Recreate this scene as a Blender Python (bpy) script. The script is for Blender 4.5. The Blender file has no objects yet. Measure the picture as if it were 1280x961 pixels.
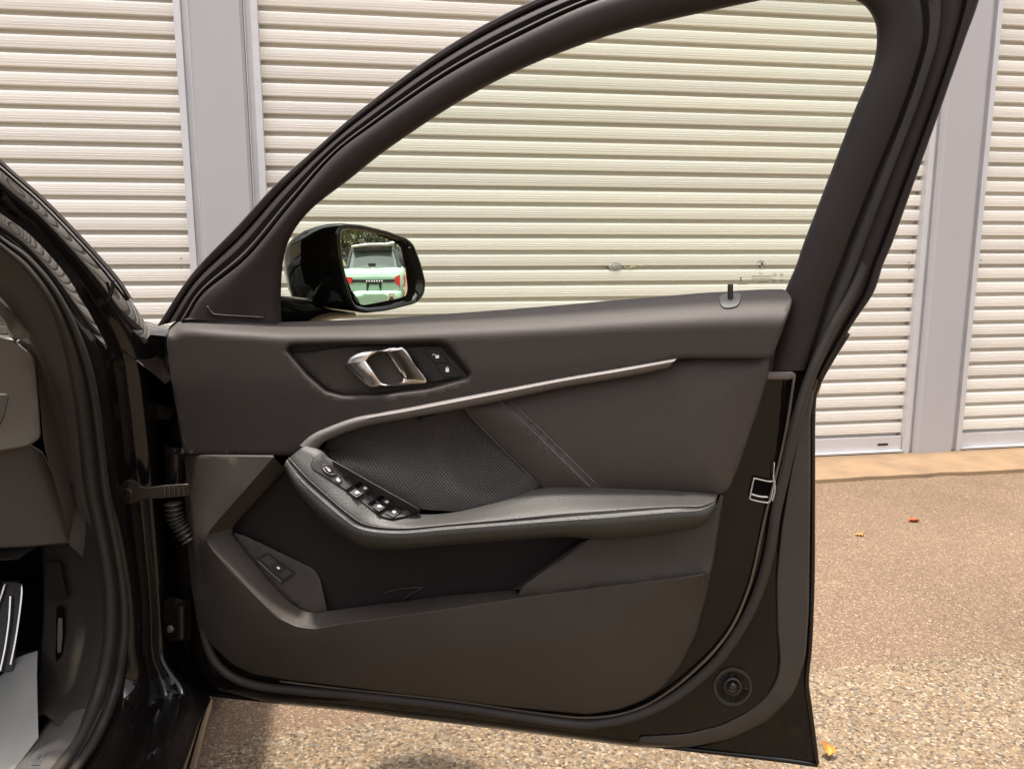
import bpy, bmesh, math, random
import numpy as np
from mathutils import Vector, Matrix
from mathutils.geometry import delaunay_2d_cdt

random.seed(7); np.random.seed(7)
S = bpy.context.scene
COL = S.collection

# ------------------------------------------------------------------ camera, sky, sun, exposure
CAM = np.array([0.0, 0.0, 1.12])
FPX, PITCH = 1000.0, math.radians(9.65)
cd = bpy.data.cameras.new('camera'); cam = bpy.data.objects.new('camera', cd); COL.objects.link(cam)
cam.location = CAM; cam.rotation_euler = (math.pi/2 - PITCH, 0, 0)
cd.sensor_fit = 'HORIZONTAL'; cd.sensor_width = 36; cd.lens = 36*FPX/1280
cd.clip_start = 0.02; cd.clip_end = 2000
S.camera = cam

SUN_EL, SUN_AZ = math.radians(83.5), math.radians(256)      # azimuth measured from +Y towards +X
w = bpy.data.worlds.new('World'); S.world = w; w.use_nodes = True
nt = w.node_tree; nt.nodes.clear()
sky = nt.nodes.new('ShaderNodeTexSky'); sky.sky_type = 'NISHITA'; sky.sun_disc = False
sky.sun_elevation = SUN_EL; sky.sun_rotation = SUN_AZ
sky.air_density = 1.0; sky.dust_density = 6.0; sky.ozone_density = 1.0
hs = nt.nodes.new('ShaderNodeHueSaturation'); hs.inputs['Saturation'].default_value = 0.18
tint = nt.nodes.new('ShaderNodeMix'); tint.data_type = 'RGBA'; tint.blend_type = 'MULTIPLY'
tint.inputs[0].default_value = 1; tint.inputs[7].default_value = (1.0, 0.985, 1.0, 1)
bg = nt.nodes.new('ShaderNodeBackground'); bg.inputs['Strength'].default_value = 0.13
out = nt.nodes.new('ShaderNodeOutputWorld')
nt.links.new(sky.outputs[0], hs.inputs['Color']); nt.links.new(hs.outputs[0], tint.inputs[6])
nt.links.new(tint.outputs[2], bg.inputs[0]); nt.links.new(bg.outputs[0], out.inputs[0])
sl = bpy.data.lights.new('sun', 'SUN'); so = bpy.data.objects.new('sun', sl); COL.objects.link(so)
sl.energy = 2.6; sl.angle = math.radians(3); sl.color = (1.0, 0.93, 0.84)
sd = Vector((math.sin(SUN_AZ)*math.cos(SUN_EL), math.cos(SUN_AZ)*math.cos(SUN_EL), math.sin(SUN_EL)))
so.rotation_euler = sd.to_track_quat('Z', 'Y').to_euler(); so.location = (0, 0, 8)
S.view_settings.view_transform = 'Standard'; S.view_settings.look = 'None'
S.view_settings.gamma = 1; S.view_settings.exposure = 1.85; S.view_settings.use_curve_mapping = False
S.render.engine = 'CYCLES'

# ------------------------------------------------------------------ materials
MATS = {}
def mat(name, col, rough=0.5, metal=0.0, coat=0.0, bump=0.0, bscale=400, var=0.0, vscale=6, varcol=None,
        btype='noise', spec=0.5, stretch=None, rvar=0.0):
    if name in MATS: return MATS[name]
    m = bpy.data.materials.new(name); m.use_nodes = True; t = m.node_tree; N = t.nodes; L = t.links
    p = N['Principled BSDF']; p.inputs['Base Color'].default_value = (*col, 1)
    p.inputs['Roughness'].default_value = rough; p.inputs['Metallic'].default_value = metal
    p.inputs['Coat Weight'].default_value = coat; p.inputs['Coat Roughness'].default_value = 0.03; p.inputs['Coat IOR'].default_value = 1.42
    p.inputs['Specular IOR Level'].default_value = spec
    tc = N.new('ShaderNodeTexCoord'); vec = tc.outputs['Object']
    if stretch:
        mp = N.new('ShaderNodeMapping'); mp.inputs['Scale'].default_value = stretch; L.new(vec, mp.inputs[0]); vec = mp.outputs[0]
    if var > 0 or rvar > 0:
        n = N.new('ShaderNodeTexNoise'); n.inputs['Scale'].default_value = vscale; n.inputs['Detail'].default_value = 7
        n.inputs['Roughness'].default_value = 0.62; L.new(vec, n.inputs['Vector'])
        r = N.new('ShaderNodeMapRange'); r.inputs[1].default_value = 0.4; r.inputs[2].default_value = 0.72
        L.new(n.outputs['Fac'], r.inputs[0])
        if var > 0:
            mx = N.new('ShaderNodeMix'); mx.data_type = 'RGBA'; mx.inputs[6].default_value = (*col, 1)
            mx.inputs[7].default_value = (*(varcol or [c*0.6 for c in col]), 1)
            mu = N.new('ShaderNodeMath'); mu.operation = 'MULTIPLY'; mu.inputs[1].default_value = var
            L.new(r.outputs[0], mu.inputs[0]); L.new(mu.outputs[0], mx.inputs[0]); L.new(mx.outputs[2], p.inputs['Base Color'])
        if rvar > 0:
            ma = N.new('ShaderNodeMath'); ma.operation = 'MULTIPLY_ADD'; ma.inputs[1].default_value = rvar; ma.inputs[2].default_value = rough
            L.new(r.outputs[0], ma.inputs[0]); L.new(ma.outputs[0], p.inputs['Roughness'])
    if bump > 0:
        if btype == 'noise':
            b = N.new('ShaderNodeTexNoise'); b.inputs['Scale'].default_value = bscale; b.inputs['Detail'].default_value = 3; h = b.outputs['Fac']
        else:
            b = N.new('ShaderNodeTexVoronoi'); b.inputs['Scale'].default_value = bscale; h = b.outputs['Distance']
        L.new(vec, b.inputs['Vector'])
        bn = N.new('ShaderNodeBump'); bn.inputs['Strength'].default_value = bump; bn.inputs['Distance'].default_value = 0.001
        L.new(h, bn.inputs['Height']); L.new(bn.outputs[0], p.inputs['Normal'])
    MATS[name] = m; return m

DUST = (0.11, 0.08, 0.055)
paint = mat('black_paint', (0.004, 0.0032, 0.003), 0.35, coat=1.0, spec=0.0, var=0.03, vscale=5, varcol=DUST, rvar=0.1)
paintdusty = mat('dusty_black_paint', (0.005, 0.004, 0.0035), 0.3, coat=0.9, spec=0.0, var=0.025, vscale=7, varcol=DUST, rvar=0.12)
for m_, cr_ in ((paintdusty, .09), (mat('door_paint', (0.004, 0.0032, 0.003), 0.35, coat=1.0, spec=0.0), .07)):
    m_.node_tree.nodes['Principled BSDF'].inputs['Coat Roughness'].default_value = cr_; m_.node_tree.nodes['Principled BSDF'].inputs['Coat IOR'].default_value = 1.36
soft = mat('soft_trim', (0.029, 0.0225, 0.020), 0.6, spec=0.3, bump=0.35, bscale=700, var=0.25, vscale=9, varcol=(0.042, 0.034, 0.029))
hard = mat('hard_trim', (0.030, 0.024, 0.020), 0.55, spec=0.3, bump=0.3, bscale=900, var=0.3, vscale=5, varcol=(0.055, 0.045, 0.036), rvar=0.12)
leather = mat('leatherette', (0.040, 0.0315, 0.027), 0.55, spec=0.3, bump=0.5, bscale=420, btype='voronoi', var=0.2, vscale=14, varcol=(0.045, 0.04, 0.036))
armm = mat('armrest_leatherette', (0.028, 0.0265, 0.0235), 0.5, spec=0.35, bump=0.4, bscale=500, btype='voronoi', var=0.2, vscale=11, varcol=(0.04, 0.037, 0.033))
framem = mat('frame_trim', (0.016, 0.0115, 0.0105), 0.55, spec=0.22, bump=0.15, bscale=900, var=0.2, vscale=8, varcol=(0.04, 0.033, 0.03))
rubber = mat('rubber', (0.022, 0.0185, 0.016), 0.6, spec=0.3, var=0.35, vscale=7, varcol=(0.045, 0.037, 0.03), bump=0.1, bscale=300)
rubberdust = mat('dusty_rubber', (0.055, 0.042, 0.03), 0.7, var=0.6, vscale=9, varcol=(0.16, 0.11, 0.07))
blackp = mat('black_plastic', (0.014, 0.012, 0.011), 0.4, bump=0.1, bscale=800)
switchm = mat('switch_plastic', (0.015, 0.0125, 0.0115), 0.6, spec=0.3, bump=0.1, bscale=900)
dashm = mat('dash_plastic', (0.062, 0.052, 0.044), 0.6, spec=0.3, bump=0.3, bscale=800, var=0.25, vscale=8, varcol=(0.08, 0.068, 0.058))
dark = mat('dark_recess', (0.005, 0.004, 0.004), 0.9, spec=0.0, var=0.2, vscale=20)
satin = mat('satin_strip', (0.14, 0.128, 0.122), 0.58, metal=0.6, bump=0.08, bscale=1200, rvar=0.08)
chrome = mat('satin_chrome', (0.62, 0.58, 0.54), 0.24, metal=1.0, rvar=0.06)
thread = mat('thread', (0.16, 0.14, 0.145), 0.8)
icon = mat('icon_print', (0.8, 0.77, 0.74), 0.5)
steel = mat('zinc_steel', (0.22, 0.2, 0.18), 0.4, metal=0.8, var=0.4, vscale=40, varcol=(0.1, 0.06, 0.03))
dsteel = mat('dark_steel', (0.06, 0.05, 0.042), 0.35, metal=0.7, var=0.5, vscale=40, varcol=(0.02, 0.015, 0.012))
clearp = mat('latch_frame', (0.38, 0.35, 0.32), 0.3, metal=0.3)

def nodes(name):
    m = bpy.data.materials.new(name); m.use_nodes = True; MATS[name] = m
    return m, m.node_tree.nodes, m.node_tree.links, m.node_tree.nodes['Principled BSDF']
def glassmat(name, col, gl=1.45):
    m, N, L, p = nodes(name); N.remove(p); o = N['Material Output']
    t = N.new('ShaderNodeBsdfTransparent'); t.inputs[0].default_value = (*col, 1)
    g = N.new('ShaderNodeBsdfGlossy'); g.inputs['Roughness'].default_value = 0.01
    f = N.new('ShaderNodeFresnel'); f.inputs[0].default_value = gl
    mu = N.new('ShaderNodeMath'); mu.operation = 'MULTIPLY'; mu.inputs[1].default_value = 0.8
    mx = N.new('ShaderNodeMixShader'); L.new(f.outputs[0], mu.inputs[0]); L.new(mu.outputs[0], mx.inputs[0])
    L.new(t.outputs[0], mx.inputs[1]); L.new(g.outputs[0], mx.inputs[2]); L.new(mx.outputs[0], o.inputs[0])
    return m
glass = glassmat('tinted_glass', (0.93, 0.985, 0.895), 1.2)
mirrorm = mat('mirror_silver', (0.86, 0.87, 0.86), 0.0, metal=1.0)

# perforated speaker grille: plastic with tiny punched holes (black cavity behind)
grm, N, L, p = nodes('speaker_mesh')
p.inputs['Roughness'].default_value = 0.5; p.inputs['Specular IOR Level'].default_value = 0.25
tc = N.new('ShaderNodeTexCoord'); uv = N.new('ShaderNodeUVMap'); uv.uv_map = 'UVMap'
mp = N.new('ShaderNodeMapping'); mp.inputs['Rotation'].default_value = (0, 0, math.radians(45)); mp.inputs['Scale'].default_value = (250, 250, 250)
fr = N.new('ShaderNodeVectorMath'); fr.operation = 'FRACTION'
sb = N.new('ShaderNodeVectorMath'); sb.operation = 'SUBTRACT'; sb.inputs[1].default_value = (0.5, 0.5, 0)
ln = N.new('ShaderNodeVectorMath'); ln.operation = 'LENGTH'
mr = N.new('ShaderNodeMapRange'); mr.inputs[1].default_value = 0.27; mr.inputs[2].default_value = 0.40
cm = N.new('ShaderNodeMix'); cm.data_type = 'RGBA'; cm.inputs[6].default_value = (0.002, 0.002, 0.002, 1); cm.inputs[7].default_value = (0.045, 0.037, 0.033, 1)
bn = N.new('ShaderNodeBump'); bn.inputs['Strength'].default_value = 0.5; bn.inputs['Distance'].default_value = 0.002
L.new(uv.outputs[0], mp.inputs[0]); L.new(mp.outputs[0], fr.inputs[0]); L.new(fr.outputs[0], sb.inputs[0]); L.new(sb.outputs[0], ln.inputs[0])
L.new(ln.outputs['Value'], mr.inputs[0]); L.new(mr.outputs[0], cm.inputs[0]); L.new(cm.outputs[2], p.inputs['Base Color'])
L.new(mr.outputs[0], bn.inputs['Height']); L.new(bn.outputs[0], p.inputs['Normal'])

def stonemat(name, scale, cols, base_mix, bump, warm):
    m, N, L, p = nodes(name)
    tc = N.new('ShaderNodeTexCoord')
    v = N.new('ShaderNodeTexVoronoi'); v.inputs['Scale'].default_value = scale; L.new(tc.outputs['Object'], v.inputs['Vector'])
    sx = N.new('ShaderNodeSeparateColor'); L.new(v.outputs['Color'], sx.inputs[0])
    r = N.new('ShaderNodeValToRGB'); r.color_ramp.interpolation = 'LINEAR'
    while len(r.color_ramp.elements) < len(cols): r.color_ramp.elements.new(0.5)
    for e, (pos, c) in zip(r.color_ramp.elements, cols): e.position = pos; e.color = (*c, 1)
    L.new(sx.outputs[0], r.inputs[0])
    v2 = N.new('ShaderNodeTexVoronoi'); v2.inputs['Scale'].default_value = scale*2.7; L.new(tc.outputs['Object'], v2.inputs['Vector'])
    sx2 = N.new('ShaderNodeSeparateColor'); L.new(v2.outputs['Color'], sx2.inputs[0])
    r2 = N.new('ShaderNodeValToRGB'); r2.color_ramp.elements[0].color = (*[c*0.55 for c in warm], 1); r2.color_ramp.elements[1].color = (*[min(1, c*1.35) for c in warm], 1)
    L.new(sx2.outputs[1], r2.inputs[0])
    mx = N.new('ShaderNodeMix'); mx.data_type = 'RGBA'; mx.inputs[0].default_value = base_mix
    L.new(r.outputs[0], mx.inputs[6]); L.new(r2.outputs[0], mx.inputs[7])
    n = N.new('ShaderNodeTexNoise'); n.inputs['Scale'].default_value = 1.6; n.inputs['Detail'].default_value = 6; L.new(tc.outputs['Object'], n.inputs['Vector'])
    nr = N.new('ShaderNodeMapRange'); nr.inputs[3].default_value = 0.72; nr.inputs[4].default_value = 1.22; L.new(n.outputs['Fac'], nr.inputs[0])
    nr.inputs[3].default_value *= .84; nr.inputs[4].default_value *= .84
    m2 = N.new('ShaderNodeVectorMath'); m2.operation = 'SCALE'; L.new(mx.outputs[2], m2.inputs[0]); L.new(nr.outputs[0], m2.inputs['Scale'])
    L.new(m2.outputs[0], p.inputs['Base Color']); p.inputs['Roughness'].default_value = 0.9
    p.inputs['Specular IOR Level'].default_value = 0.25
    b = N.new('ShaderNodeBump'); b.inputs['Strength'].default_value = bump; b.inputs['Distance'].default_value = 0.004; b.invert = True
    L.new(v.outputs['Distance'], b.inputs['Height']); L.new(b.outputs[0], p.inputs['Normal'])
    return m
aggregate = stonemat('aggregate_ground', 150, [(0.0, (0.022, 0.017, 0.014)), (0.12, (0.08, 0.055, 0.037)), (0.35, (0.15, 0.103, 0.062)),
                     (0.62, (0.215, 0.152, 0.086)), (0.74, (0.085, 0.078, 0.07)), (1.0, (0.33, 0.27, 0.19))], 0.28, 1.0, (0.14, 0.096, 0.054))
asphalt = stonemat('asphalt_strip', 215, [(0.0, (0.045, 0.033, 0.025)), (0.2, (0.11, 0.078, 0.054)), (0.5, (0.135, 0.088, 0.057)),
                     (0.8, (0.165, 0.11, 0.069)), (1.0, (0.34, 0.25, 0.165))], 0.38, 0.7, (0.128, 0.083, 0.052))
concrete = mat('concrete', (0.17, 0.108, 0.056), 0.85, bump=0.5, bscale=120, var=0.75, vscale=5, varcol=(0.095, 0.06, 0.036))
slatm = mat('cream_slat', (0.72, 0.68, 0.605), 0.5, spec=0.3, var=0.2, vscale=9, varcol=(0.68, 0.63, 0.56), stretch=(1, 1, 9))
_t = slatm.node_tree; _p = _t.nodes['Principled BSDF']; _src = _p.inputs['Base Color'].links[0].from_socket
_oi = _t.nodes.new('ShaderNodeObjectInfo'); _mr = _t.nodes.new('ShaderNodeMapRange'); _mr.inputs[3].default_value = 0.93; _mr.inputs[4].default_value = 1.05
_sc = _t.nodes.new('ShaderNodeVectorMath'); _sc.operation = 'SCALE'; _t.links.new(_oi.outputs['Random'], _mr.inputs[0]); _t.links.new(_src, _sc.inputs[0]); _t.links.new(_mr.outputs[0], _sc.inputs['Scale']); _t.links.new(_sc.outputs[0], _p.inputs['Base Color'])
railm = mat('aluminium_rail', (0.56, 0.545, 0.545), 0.4, metal=0.25, var=0.2, vscale=6)
colm = mat('grey_steel_cladding', (0.385, 0.365, 0.368), 0.42, var=0.3, vscale=2.0, varcol=(0.33, 0.305, 0.305), stretch=(1, 1, 0.25))
wallm = mat('garage_panel', (0.55, 0.52, 0.5), 0.6, var=0.3, vscale=2)
roofm = mat('roof_metal', (0.20, 0.19, 0.18), 0.5, var=0.3, vscale=2)

# ------------------------------------------------------------------ geometry helpers
def rays(x, y):
    x = np.asarray(x, float); y = np.asarray(y, float)
    xc = (x-640)/FPX; yc = (y-480.5)/FPX
    return np.stack([xc, math.cos(PITCH)-yc*math.sin(PITCH), -math.sin(PITCH)-yc*math.cos(PITCH)], -1)
# the open door stands on a line A-B; its upper half leans inwards like the real one
DO = np.array([-0.60, 1.42, 0.0]); DU = np.array([1.11, -0.22, 0.0]); DU /= np.linalg.norm(DU)
DN = np.array([DU[1], -DU[0], 0.0])
def lean(z):
    s = np.maximum(0, z-0.97); return 0.09*s*s/(s+0.1)
def D(x, y, w):                       # photo position + height above the door sheet -> point
    r = rays(x, y); w = np.broadcast_to(np.asarray(w, float), r.shape[:-1]); z = np.full(r.shape[:-1], 0.7)
    rn = r @ DN; c0 = (DO-CAM) @ DN
    for _ in range(14):
        t = (c0 + w + lean(z))/rn; z = CAM[2] + t*r[..., 2]
    return CAM + t[..., None]*r
def B(x, y, d):                       # photo position + distance ahead -> point
    r = rays(x, y); d = np.broadcast_to(np.asarray(d, float), r.shape[:-1]); return CAM + (d/r[..., 1])[..., None]*r

def link(name, me, m, parent=None, label=None, ang=40, kind=None):
    if m: me.materials.append(m)
    for p_ in me.polygons: p_.use_smooth = True
    if ang < 180: me.set_sharp_from_angle(angle=math.radians(ang))
    o = bpy.data.objects.new(name, me); COL.objects.link(o)
    if parent: 
        o.parent = parent
        if parent.type == 'EMPTY': o.matrix_parent_inverse = Matrix.LocRotScale(parent.location, parent.rotation_euler, parent.scale).inverted()
    if label: o['label'] = label
    if kind: o['kind'] = kind
    return o
def raw(name, V, F, m, parent=None, **k):
    me = bpy.data.meshes.new(name); me.from_pydata([tuple(v) for v in V], [], [tuple(f) for f in F]); me.update()
    return link(name, me, m, parent, **k)
class MB:                               # collects pieces of one mesh
    def __init__(s): s.v = []; s.f = []
    def add(s, V, F):
        n = len(s.v); s.v += [tuple(v) for v in V]; s.f += [tuple(i+n for i in f) for f in F]; return s
    def hexa(s, P): return s.add(P, [(0, 3, 2, 1), (4, 5, 6, 7), (0, 1, 5, 4), (1, 2, 6, 5), (2, 3, 7, 6), (3, 0, 4, 7)])
    def box(s, lo, hi, fn=None):
        x0, y0, z0 = lo; x1, y1, z1 = hi
        P = [(x0, y0, z0), (x1, y0, z0), (x1, y1, z0), (x0, y1, z0), (x0, y0, z1), (x1, y0, z1), (x1, y1, z1), (x0, y1, z1)]
        return s.hexa([fn(*q) for q in P] if fn else P)
    def build(s, name, m, parent=None, **k): return raw(name, s.v, s.f, m, parent, **k)
def bevel(o, wd, seg=2):
    bm = bmesh.new(); bm.from_mesh(o.data)
    bmesh.ops.bevel(bm, geom=bm.edges[:], offset=wd, segments=seg, affect='EDGES', profile=0.5)
    bm.to_mesh(o.data); bm.free()
    for p_ in o.data.polygons: p_.use_smooth = True
    o.data.set_sharp_from_angle(angle=math.radians(50)); return o

def fil(pts, r=6):                      # round the corners of a closed outline
    P = [np.array(p[:2], float) for p in pts]; R = [p[2] if len(p) > 2 else r for p in pts]; n = len(P); o = []
    for i in range(n):
        a, b, c = P[i-1], P[i], P[(i+1) % n]; la = np.linalg.norm(a-b); lc = np.linalg.norm(c-b)
        q = min(R[i], la*.48, lc*.48)
        if q < .3: o.append(b); continue
        s, e = b+(a-b)/la*q, b+(c-b)/lc*q
        k = 3 if q < 4 else 5
        for j in range(k+1):
            t = j/k; o.append((1-t)**2*s + 2*t*(1-t)*b + t*t*e)
    res = [o[0]]
    for q in o[1:]:
        if np.linalg.norm(q-res[-1]) > .25: res.append(q)
    if np.linalg.norm(res[0]-res[-1]) < .25: res.pop()
    return np.array(res)
def dens(P, mx, closed=True):
    o = []; n = len(P)
    for i in range(n if closed else n-1):
        a, b = P[i], P[(i+1) % n]; k = max(1, int(np.ceil(np.linalg.norm(b-a)/mx)))
        for j in range(k): o.append(a+(b-a)*j/k)
    if not closed: o.append(P[-1])
    return np.array(o)
def inside(pts, poly):
    x, y = pts[:, 0], pts[:, 1]; c = np.zeros(len(pts), bool); n = len(poly)
    for i in range(n):
        x1, y1 = poly[i]; x2, y2 = poly[(i+1) % n]
        if y1 == y2: continue
        k = ((y1 > y) != (y2 > y)) & (x < (x2-x1)*(y-y1)/(y2-y1)+x1); c ^= k
    return c
def dist(pts, line, closed=False):
    P = np.array([q_[:2] for q_ in line], float); pts = np.asarray(pts, float); best = np.full(len(pts), 1e9)
    for i in range(len(P) if closed else len(P)-1):
        a, b = P[i], P[(i+1) % len(P)]; d = b-a; t = np.clip(((pts-a) @ d)/max(d @ d, 1e-9), 0, 1)
        best = np.minimum(best, np.linalg.norm(pts-(a+t[:, None]*d), axis=1))
    return best
def outn(P):
    d = np.roll(P, -1, 0)-np.roll(P, 1, 0); d /= np.maximum(np.linalg.norm(d, axis=1), 1e-9)[:, None]
    A = 0.5*np.sum(P[:, 0]*np.roll(P[:, 1], -1)-np.roll(P[:, 0], -1)*P[:, 1])
    n = np.stack([d[:, 1], -d[:, 0]], 1); return n if A > 0 else -n
def panel(name, outline, wf, m, parent=None, holes=(), r=6, step=12, seg=7, skirt=((1.0, -.0012), (1.8, -.004), (2.0, -.014)),
          hskirt=((1.0, -.0012), (1.8, -.004), (2.0, -.014)), proj=D, uvs=False, hr=5, **k):
    loops = [dens(fil(outline, r), seg)] + [dens(fil(h, hr), seg) for h in holes]
    lo, hi = loops[0].min(0), loops[0].max(0)
    gx, gy = np.meshgrid(np.arange(lo[0]+step*.5, hi[0], step), np.arange(lo[1]+step*.5, hi[1], step))
    G = np.stack([gx.ravel()+np.where((np.arange(gx.size)//gx.shape[1]) % 2, step*.5, 0), gy.ravel()], 1)
    keep = inside(G, loops[0])
    for h in loops[1:]: keep &= ~inside(G, h)
    G = G[keep]
    for l in loops:
        if len(G): G = G[dist(G, l, True) > step*.45]
    V2 = np.concatenate(loops+[G]); E = []; n = 0
    for l in loops: E += [(n+i, n+(i+1) % len(l)) for i in range(len(l))]; n += len(l)
    res = delaunay_2d_cdt([Vector(v) for v in V2], E, [], 0, 1e-5)
    v = np.array([tuple(q) for q in res[0]]); F = np.array(res[2])
    c = v[F].mean(1); ok = inside(c, loops[0])
    for h in loops[1:]: ok &= ~inside(c, h)
    F = F[ok]
    W = (lambda q: np.asarray(wf(q[:, 0], q[:, 1]), float)+np.zeros(len(q))) if callable(wf) else (lambda q: np.full(len(q), float(wf)))
    V = [proj(v[:, 0], v[:, 1], W(v))]; faces = [tuple(f) for f in F]; base = len(v); UV = [v]
    for li, l in enumerate(loops):
        sk = skirt if li == 0 else hskirt; nn = outn(l)*(1 if li == 0 else -1); w0 = W(l); rings = [l]; ws = [w0]
        for o_, dw in sk: rings.append(l+nn*o_); ws.append(w0+dw)
        s0 = base
        for q, ww in zip(rings, ws): V.append(proj(q[:, 0], q[:, 1], ww)); UV.append(q)
        k_ = len(l)
        for a in range(len(sk)):
            for i in range(k_):
                j = (i+1) % k_; faces.append((s0+a*k_+i, s0+a*k_+j, s0+(a+1)*k_+j, s0+(a+1)*k_+i))
        base += k_*(len(sk)+1)
    V = np.concatenate(V); me = bpy.data.meshes.new(name); me.from_pydata(V.tolist(), [], faces)
    bm = bmesh.new(); bm.from_mesh(me); bmesh.ops.remove_doubles(bm, verts=bm.verts, dist=1e-5); bmesh.ops.recalc_face_normals(bm, faces=bm.faces); bm.to_mesh(me); bm.free()
    o = link(name, me, m, parent, **k)
    if uvs:
        ul = me.uv_layers.new(name='UVMap'); co = np.array([vv.co[:] for vv in me.vertices]); U = (co-DO) @ DU; Z = co[:, 2]
        for lp in me.loops: ul.data[lp.index].uv = (U[lp.vertex_index], Z[lp.vertex_index])
    return o
def cr(P, m):                           # Catmull-Rom through control points, m samples per span
    P = np.asarray(P, float); Q = np.vstack([2*P[0]-P[1], P, 2*P[-1]-P[-2]]); o = []
    for i in range(1, len(Q)-2):
        for j in range(m):
            t = j/m; a, b, c, d = Q[i-1], Q[i], Q[i+1], Q[i+2]
            o.append(.5*(2*b+(c-a)*t+(2*a-5*b+4*c-d)*t*t+(3*b-a-3*c+d)*t**3))
    o.append(P[-1]); return np.array(o)
def loft(name, rails, m, parent=None, n=6, proj=D, ends=False, **k):   # rails: equal-length lists of (x, y, w)
    R = [cr(r_, n) for r_ in rails]; V = np.concatenate([proj(q[:, 0], q[:, 1], q[:, 2]) for q in R]); c = len(R[0]); F = []
    for a in range(len(R)-1):
        for i in range(c-1): F.append((a*c+i, a*c+i+1, (a+1)*c+i+1, (a+1)*c+i))
    if ends: F.append([a*c for a in range(len(R))]); F.append([a*c+c-1 for a in range(len(R))][::-1])
    return raw(name, V, F, m, parent, **k)
def grid3(name, rows, m, parent=None, **k):         # rows of 3-D points
    c = len(rows[0]); V = [p_ for r_ in rows for p_ in r_]
    F = [(a*c+i, a*c+i+1, (a+1)*c+i+1, (a+1)*c+i) for a in range(len(rows)-1) for i in range(c-1)]
    return raw(name, V, F, m, parent, **k)
def tubemesh(P, rad, seg=8, mb=None, flat=1.0, close=True):
    P = np.asarray(P, float); n = len(P); T = np.gradient(P, axis=0); T /= np.linalg.norm(T, axis=1)[:, None]
    up = np.array([0, 0, 1.]) if abs(T[0][2]) < .9 else np.array([1., 0, 0]); A = np.cross(T[0], up); A /= np.linalg.norm(A)
    rad = np.broadcast_to(np.asarray(rad, float), (n,)); V = []; F = []
    for i in range(n):
        A = A-T[i]*(A @ T[i]); A /= np.linalg.norm(A); Bv = np.cross(T[i], A)
        for j in range(seg):
            a = 2*math.pi*j/seg; V.append(P[i]+rad[i]*(math.cos(a)*A+flat*math.sin(a)*Bv))
    for i in range(n-1):
        for j in range(seg): F.append((i*seg+j, i*seg+(j+1) % seg, (i+1)*seg+(j+1) % seg, (i+1)*seg+j))
    if close: F.append(tuple(range(seg))[::-1]); F.append(tuple((n-1)*seg+j for j in range(seg)))
    mb = mb or MB(); return mb.add(V, F)
def tube(name, pts, w_, rad, m, parent=None, n=5, proj=D, seg=8, **k):
    q = cr(np.array(pts, float)[:, :2], n); return tubemesh(proj(q[:, 0], q[:, 1], w_), rad, seg).build(name, m, parent, ang=180, **k)
def thing(name, label, cat, loc=(0, 0, 0), group=None):
    o = bpy.data.objects.new(name, None); COL.objects.link(o); o.location = loc; o['label'] = label; o['category'] = cat
    if group: o['group'] = group
    return o
def tag(o, label, cat, group=None):
    o['label'] = label; o['category'] = cat
    if group: o['group'] = group
    return o
def ss(a, b, x):
    t = np.clip((x-a)/(b-a), 0, 1); return t*t*(3-2*t)
def bez(a, b, t): return tuple(a[i]+(b[i]-a[i])*t for i in range(len(a)))

# ------------------------------------------------------------------ ground
o = raw('ground', [(-60, -60, 0), (60, -60, 0), (60, 60, 0), (-60, 60, 0)], [(0, 1, 2, 3)], aggregate, kind='structure')
PSI = math.radians(-9.42); WN = np.array([math.sin(PSI), math.cos(PSI), 0]); WA = np.array([math.cos(PSI), -math.sin(PSI), 0]); WD = 51.11*.075
def W(a, back, z):                     # garage wall frame: along, behind the shutter face, height
    return tuple(WN*(WD+back)+WA*a+np.array([0, 0, z]))
edge = []
for i in range(161):
    a = -6+i*0.16; edge.append(W(a, -2.02+0.05*math.sin(a*1.7)+random.uniform(-.018, .018), .004))
top = [W(-6+i*0.16, -.3, .004) for i in range(161)]
grid3('asphalt_strip', [[(x, y-.03, -.003) for x, y, z in edge], edge, top], asphalt, kind='structure')
# concrete apron with a broken front edge
mb = MB(); fr_, bk = [], []
rows = [[], [], [], []]
for i in range(241):
    a = -6+i*0.1067; j = random.uniform(-.012, .012)+.01*math.sin(a*3.1)
    rows[0].append(W(a, -.405+j, -.01)); rows[1].append(W(a, -.40+j, .022)); rows[2].append(W(a, -.385+j, .03)); rows[3].append(W(a, .8, .032))
grid3('concrete_apron', rows, concrete, kind='structure')

# ------------------------------------------------------------------ garage row
gar = thing('garage', 'row of lock-up garages with cream roller shutters and grey steel posts', 'garage', W(1.15, 0, 0))
prof = [(-.0385, .034), (-.0235, .034), (-.0222, .030), (-.0216, .004), (-.0205, .0005), (-.019, -.0008), (-.0115, -.0018), (-.0105, -.0004), (-.002, -.0026), (-.001, -.001), (.0085, -.0024),
        (.0095, -.001), (.019, -.0016), (.0265, -.0006), (.0305, .002), (.0328, .006), (.0345, .014), (.0365, .034)]
def slatmesh(width):
    V = []; F = []
    for a in (0, width):
        for z, b in prof: V.append(tuple(WA*a+WN*b+np.array([0, 0, z])))
    n = len(prof)
    for i in range(n-1): F.append((i, n+i, n+i+1, i+1))
    me = bpy.data.meshes.new('slat'); me.from_pydata(V, [], F); me.materials.append(slatm)
    for p_ in me.polygons: p_.use_smooth = True
    me.set_sharp_from_angle(angle=math.radians(25)); return me
SW = 3.26; SM = slatmesh(SW)
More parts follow.
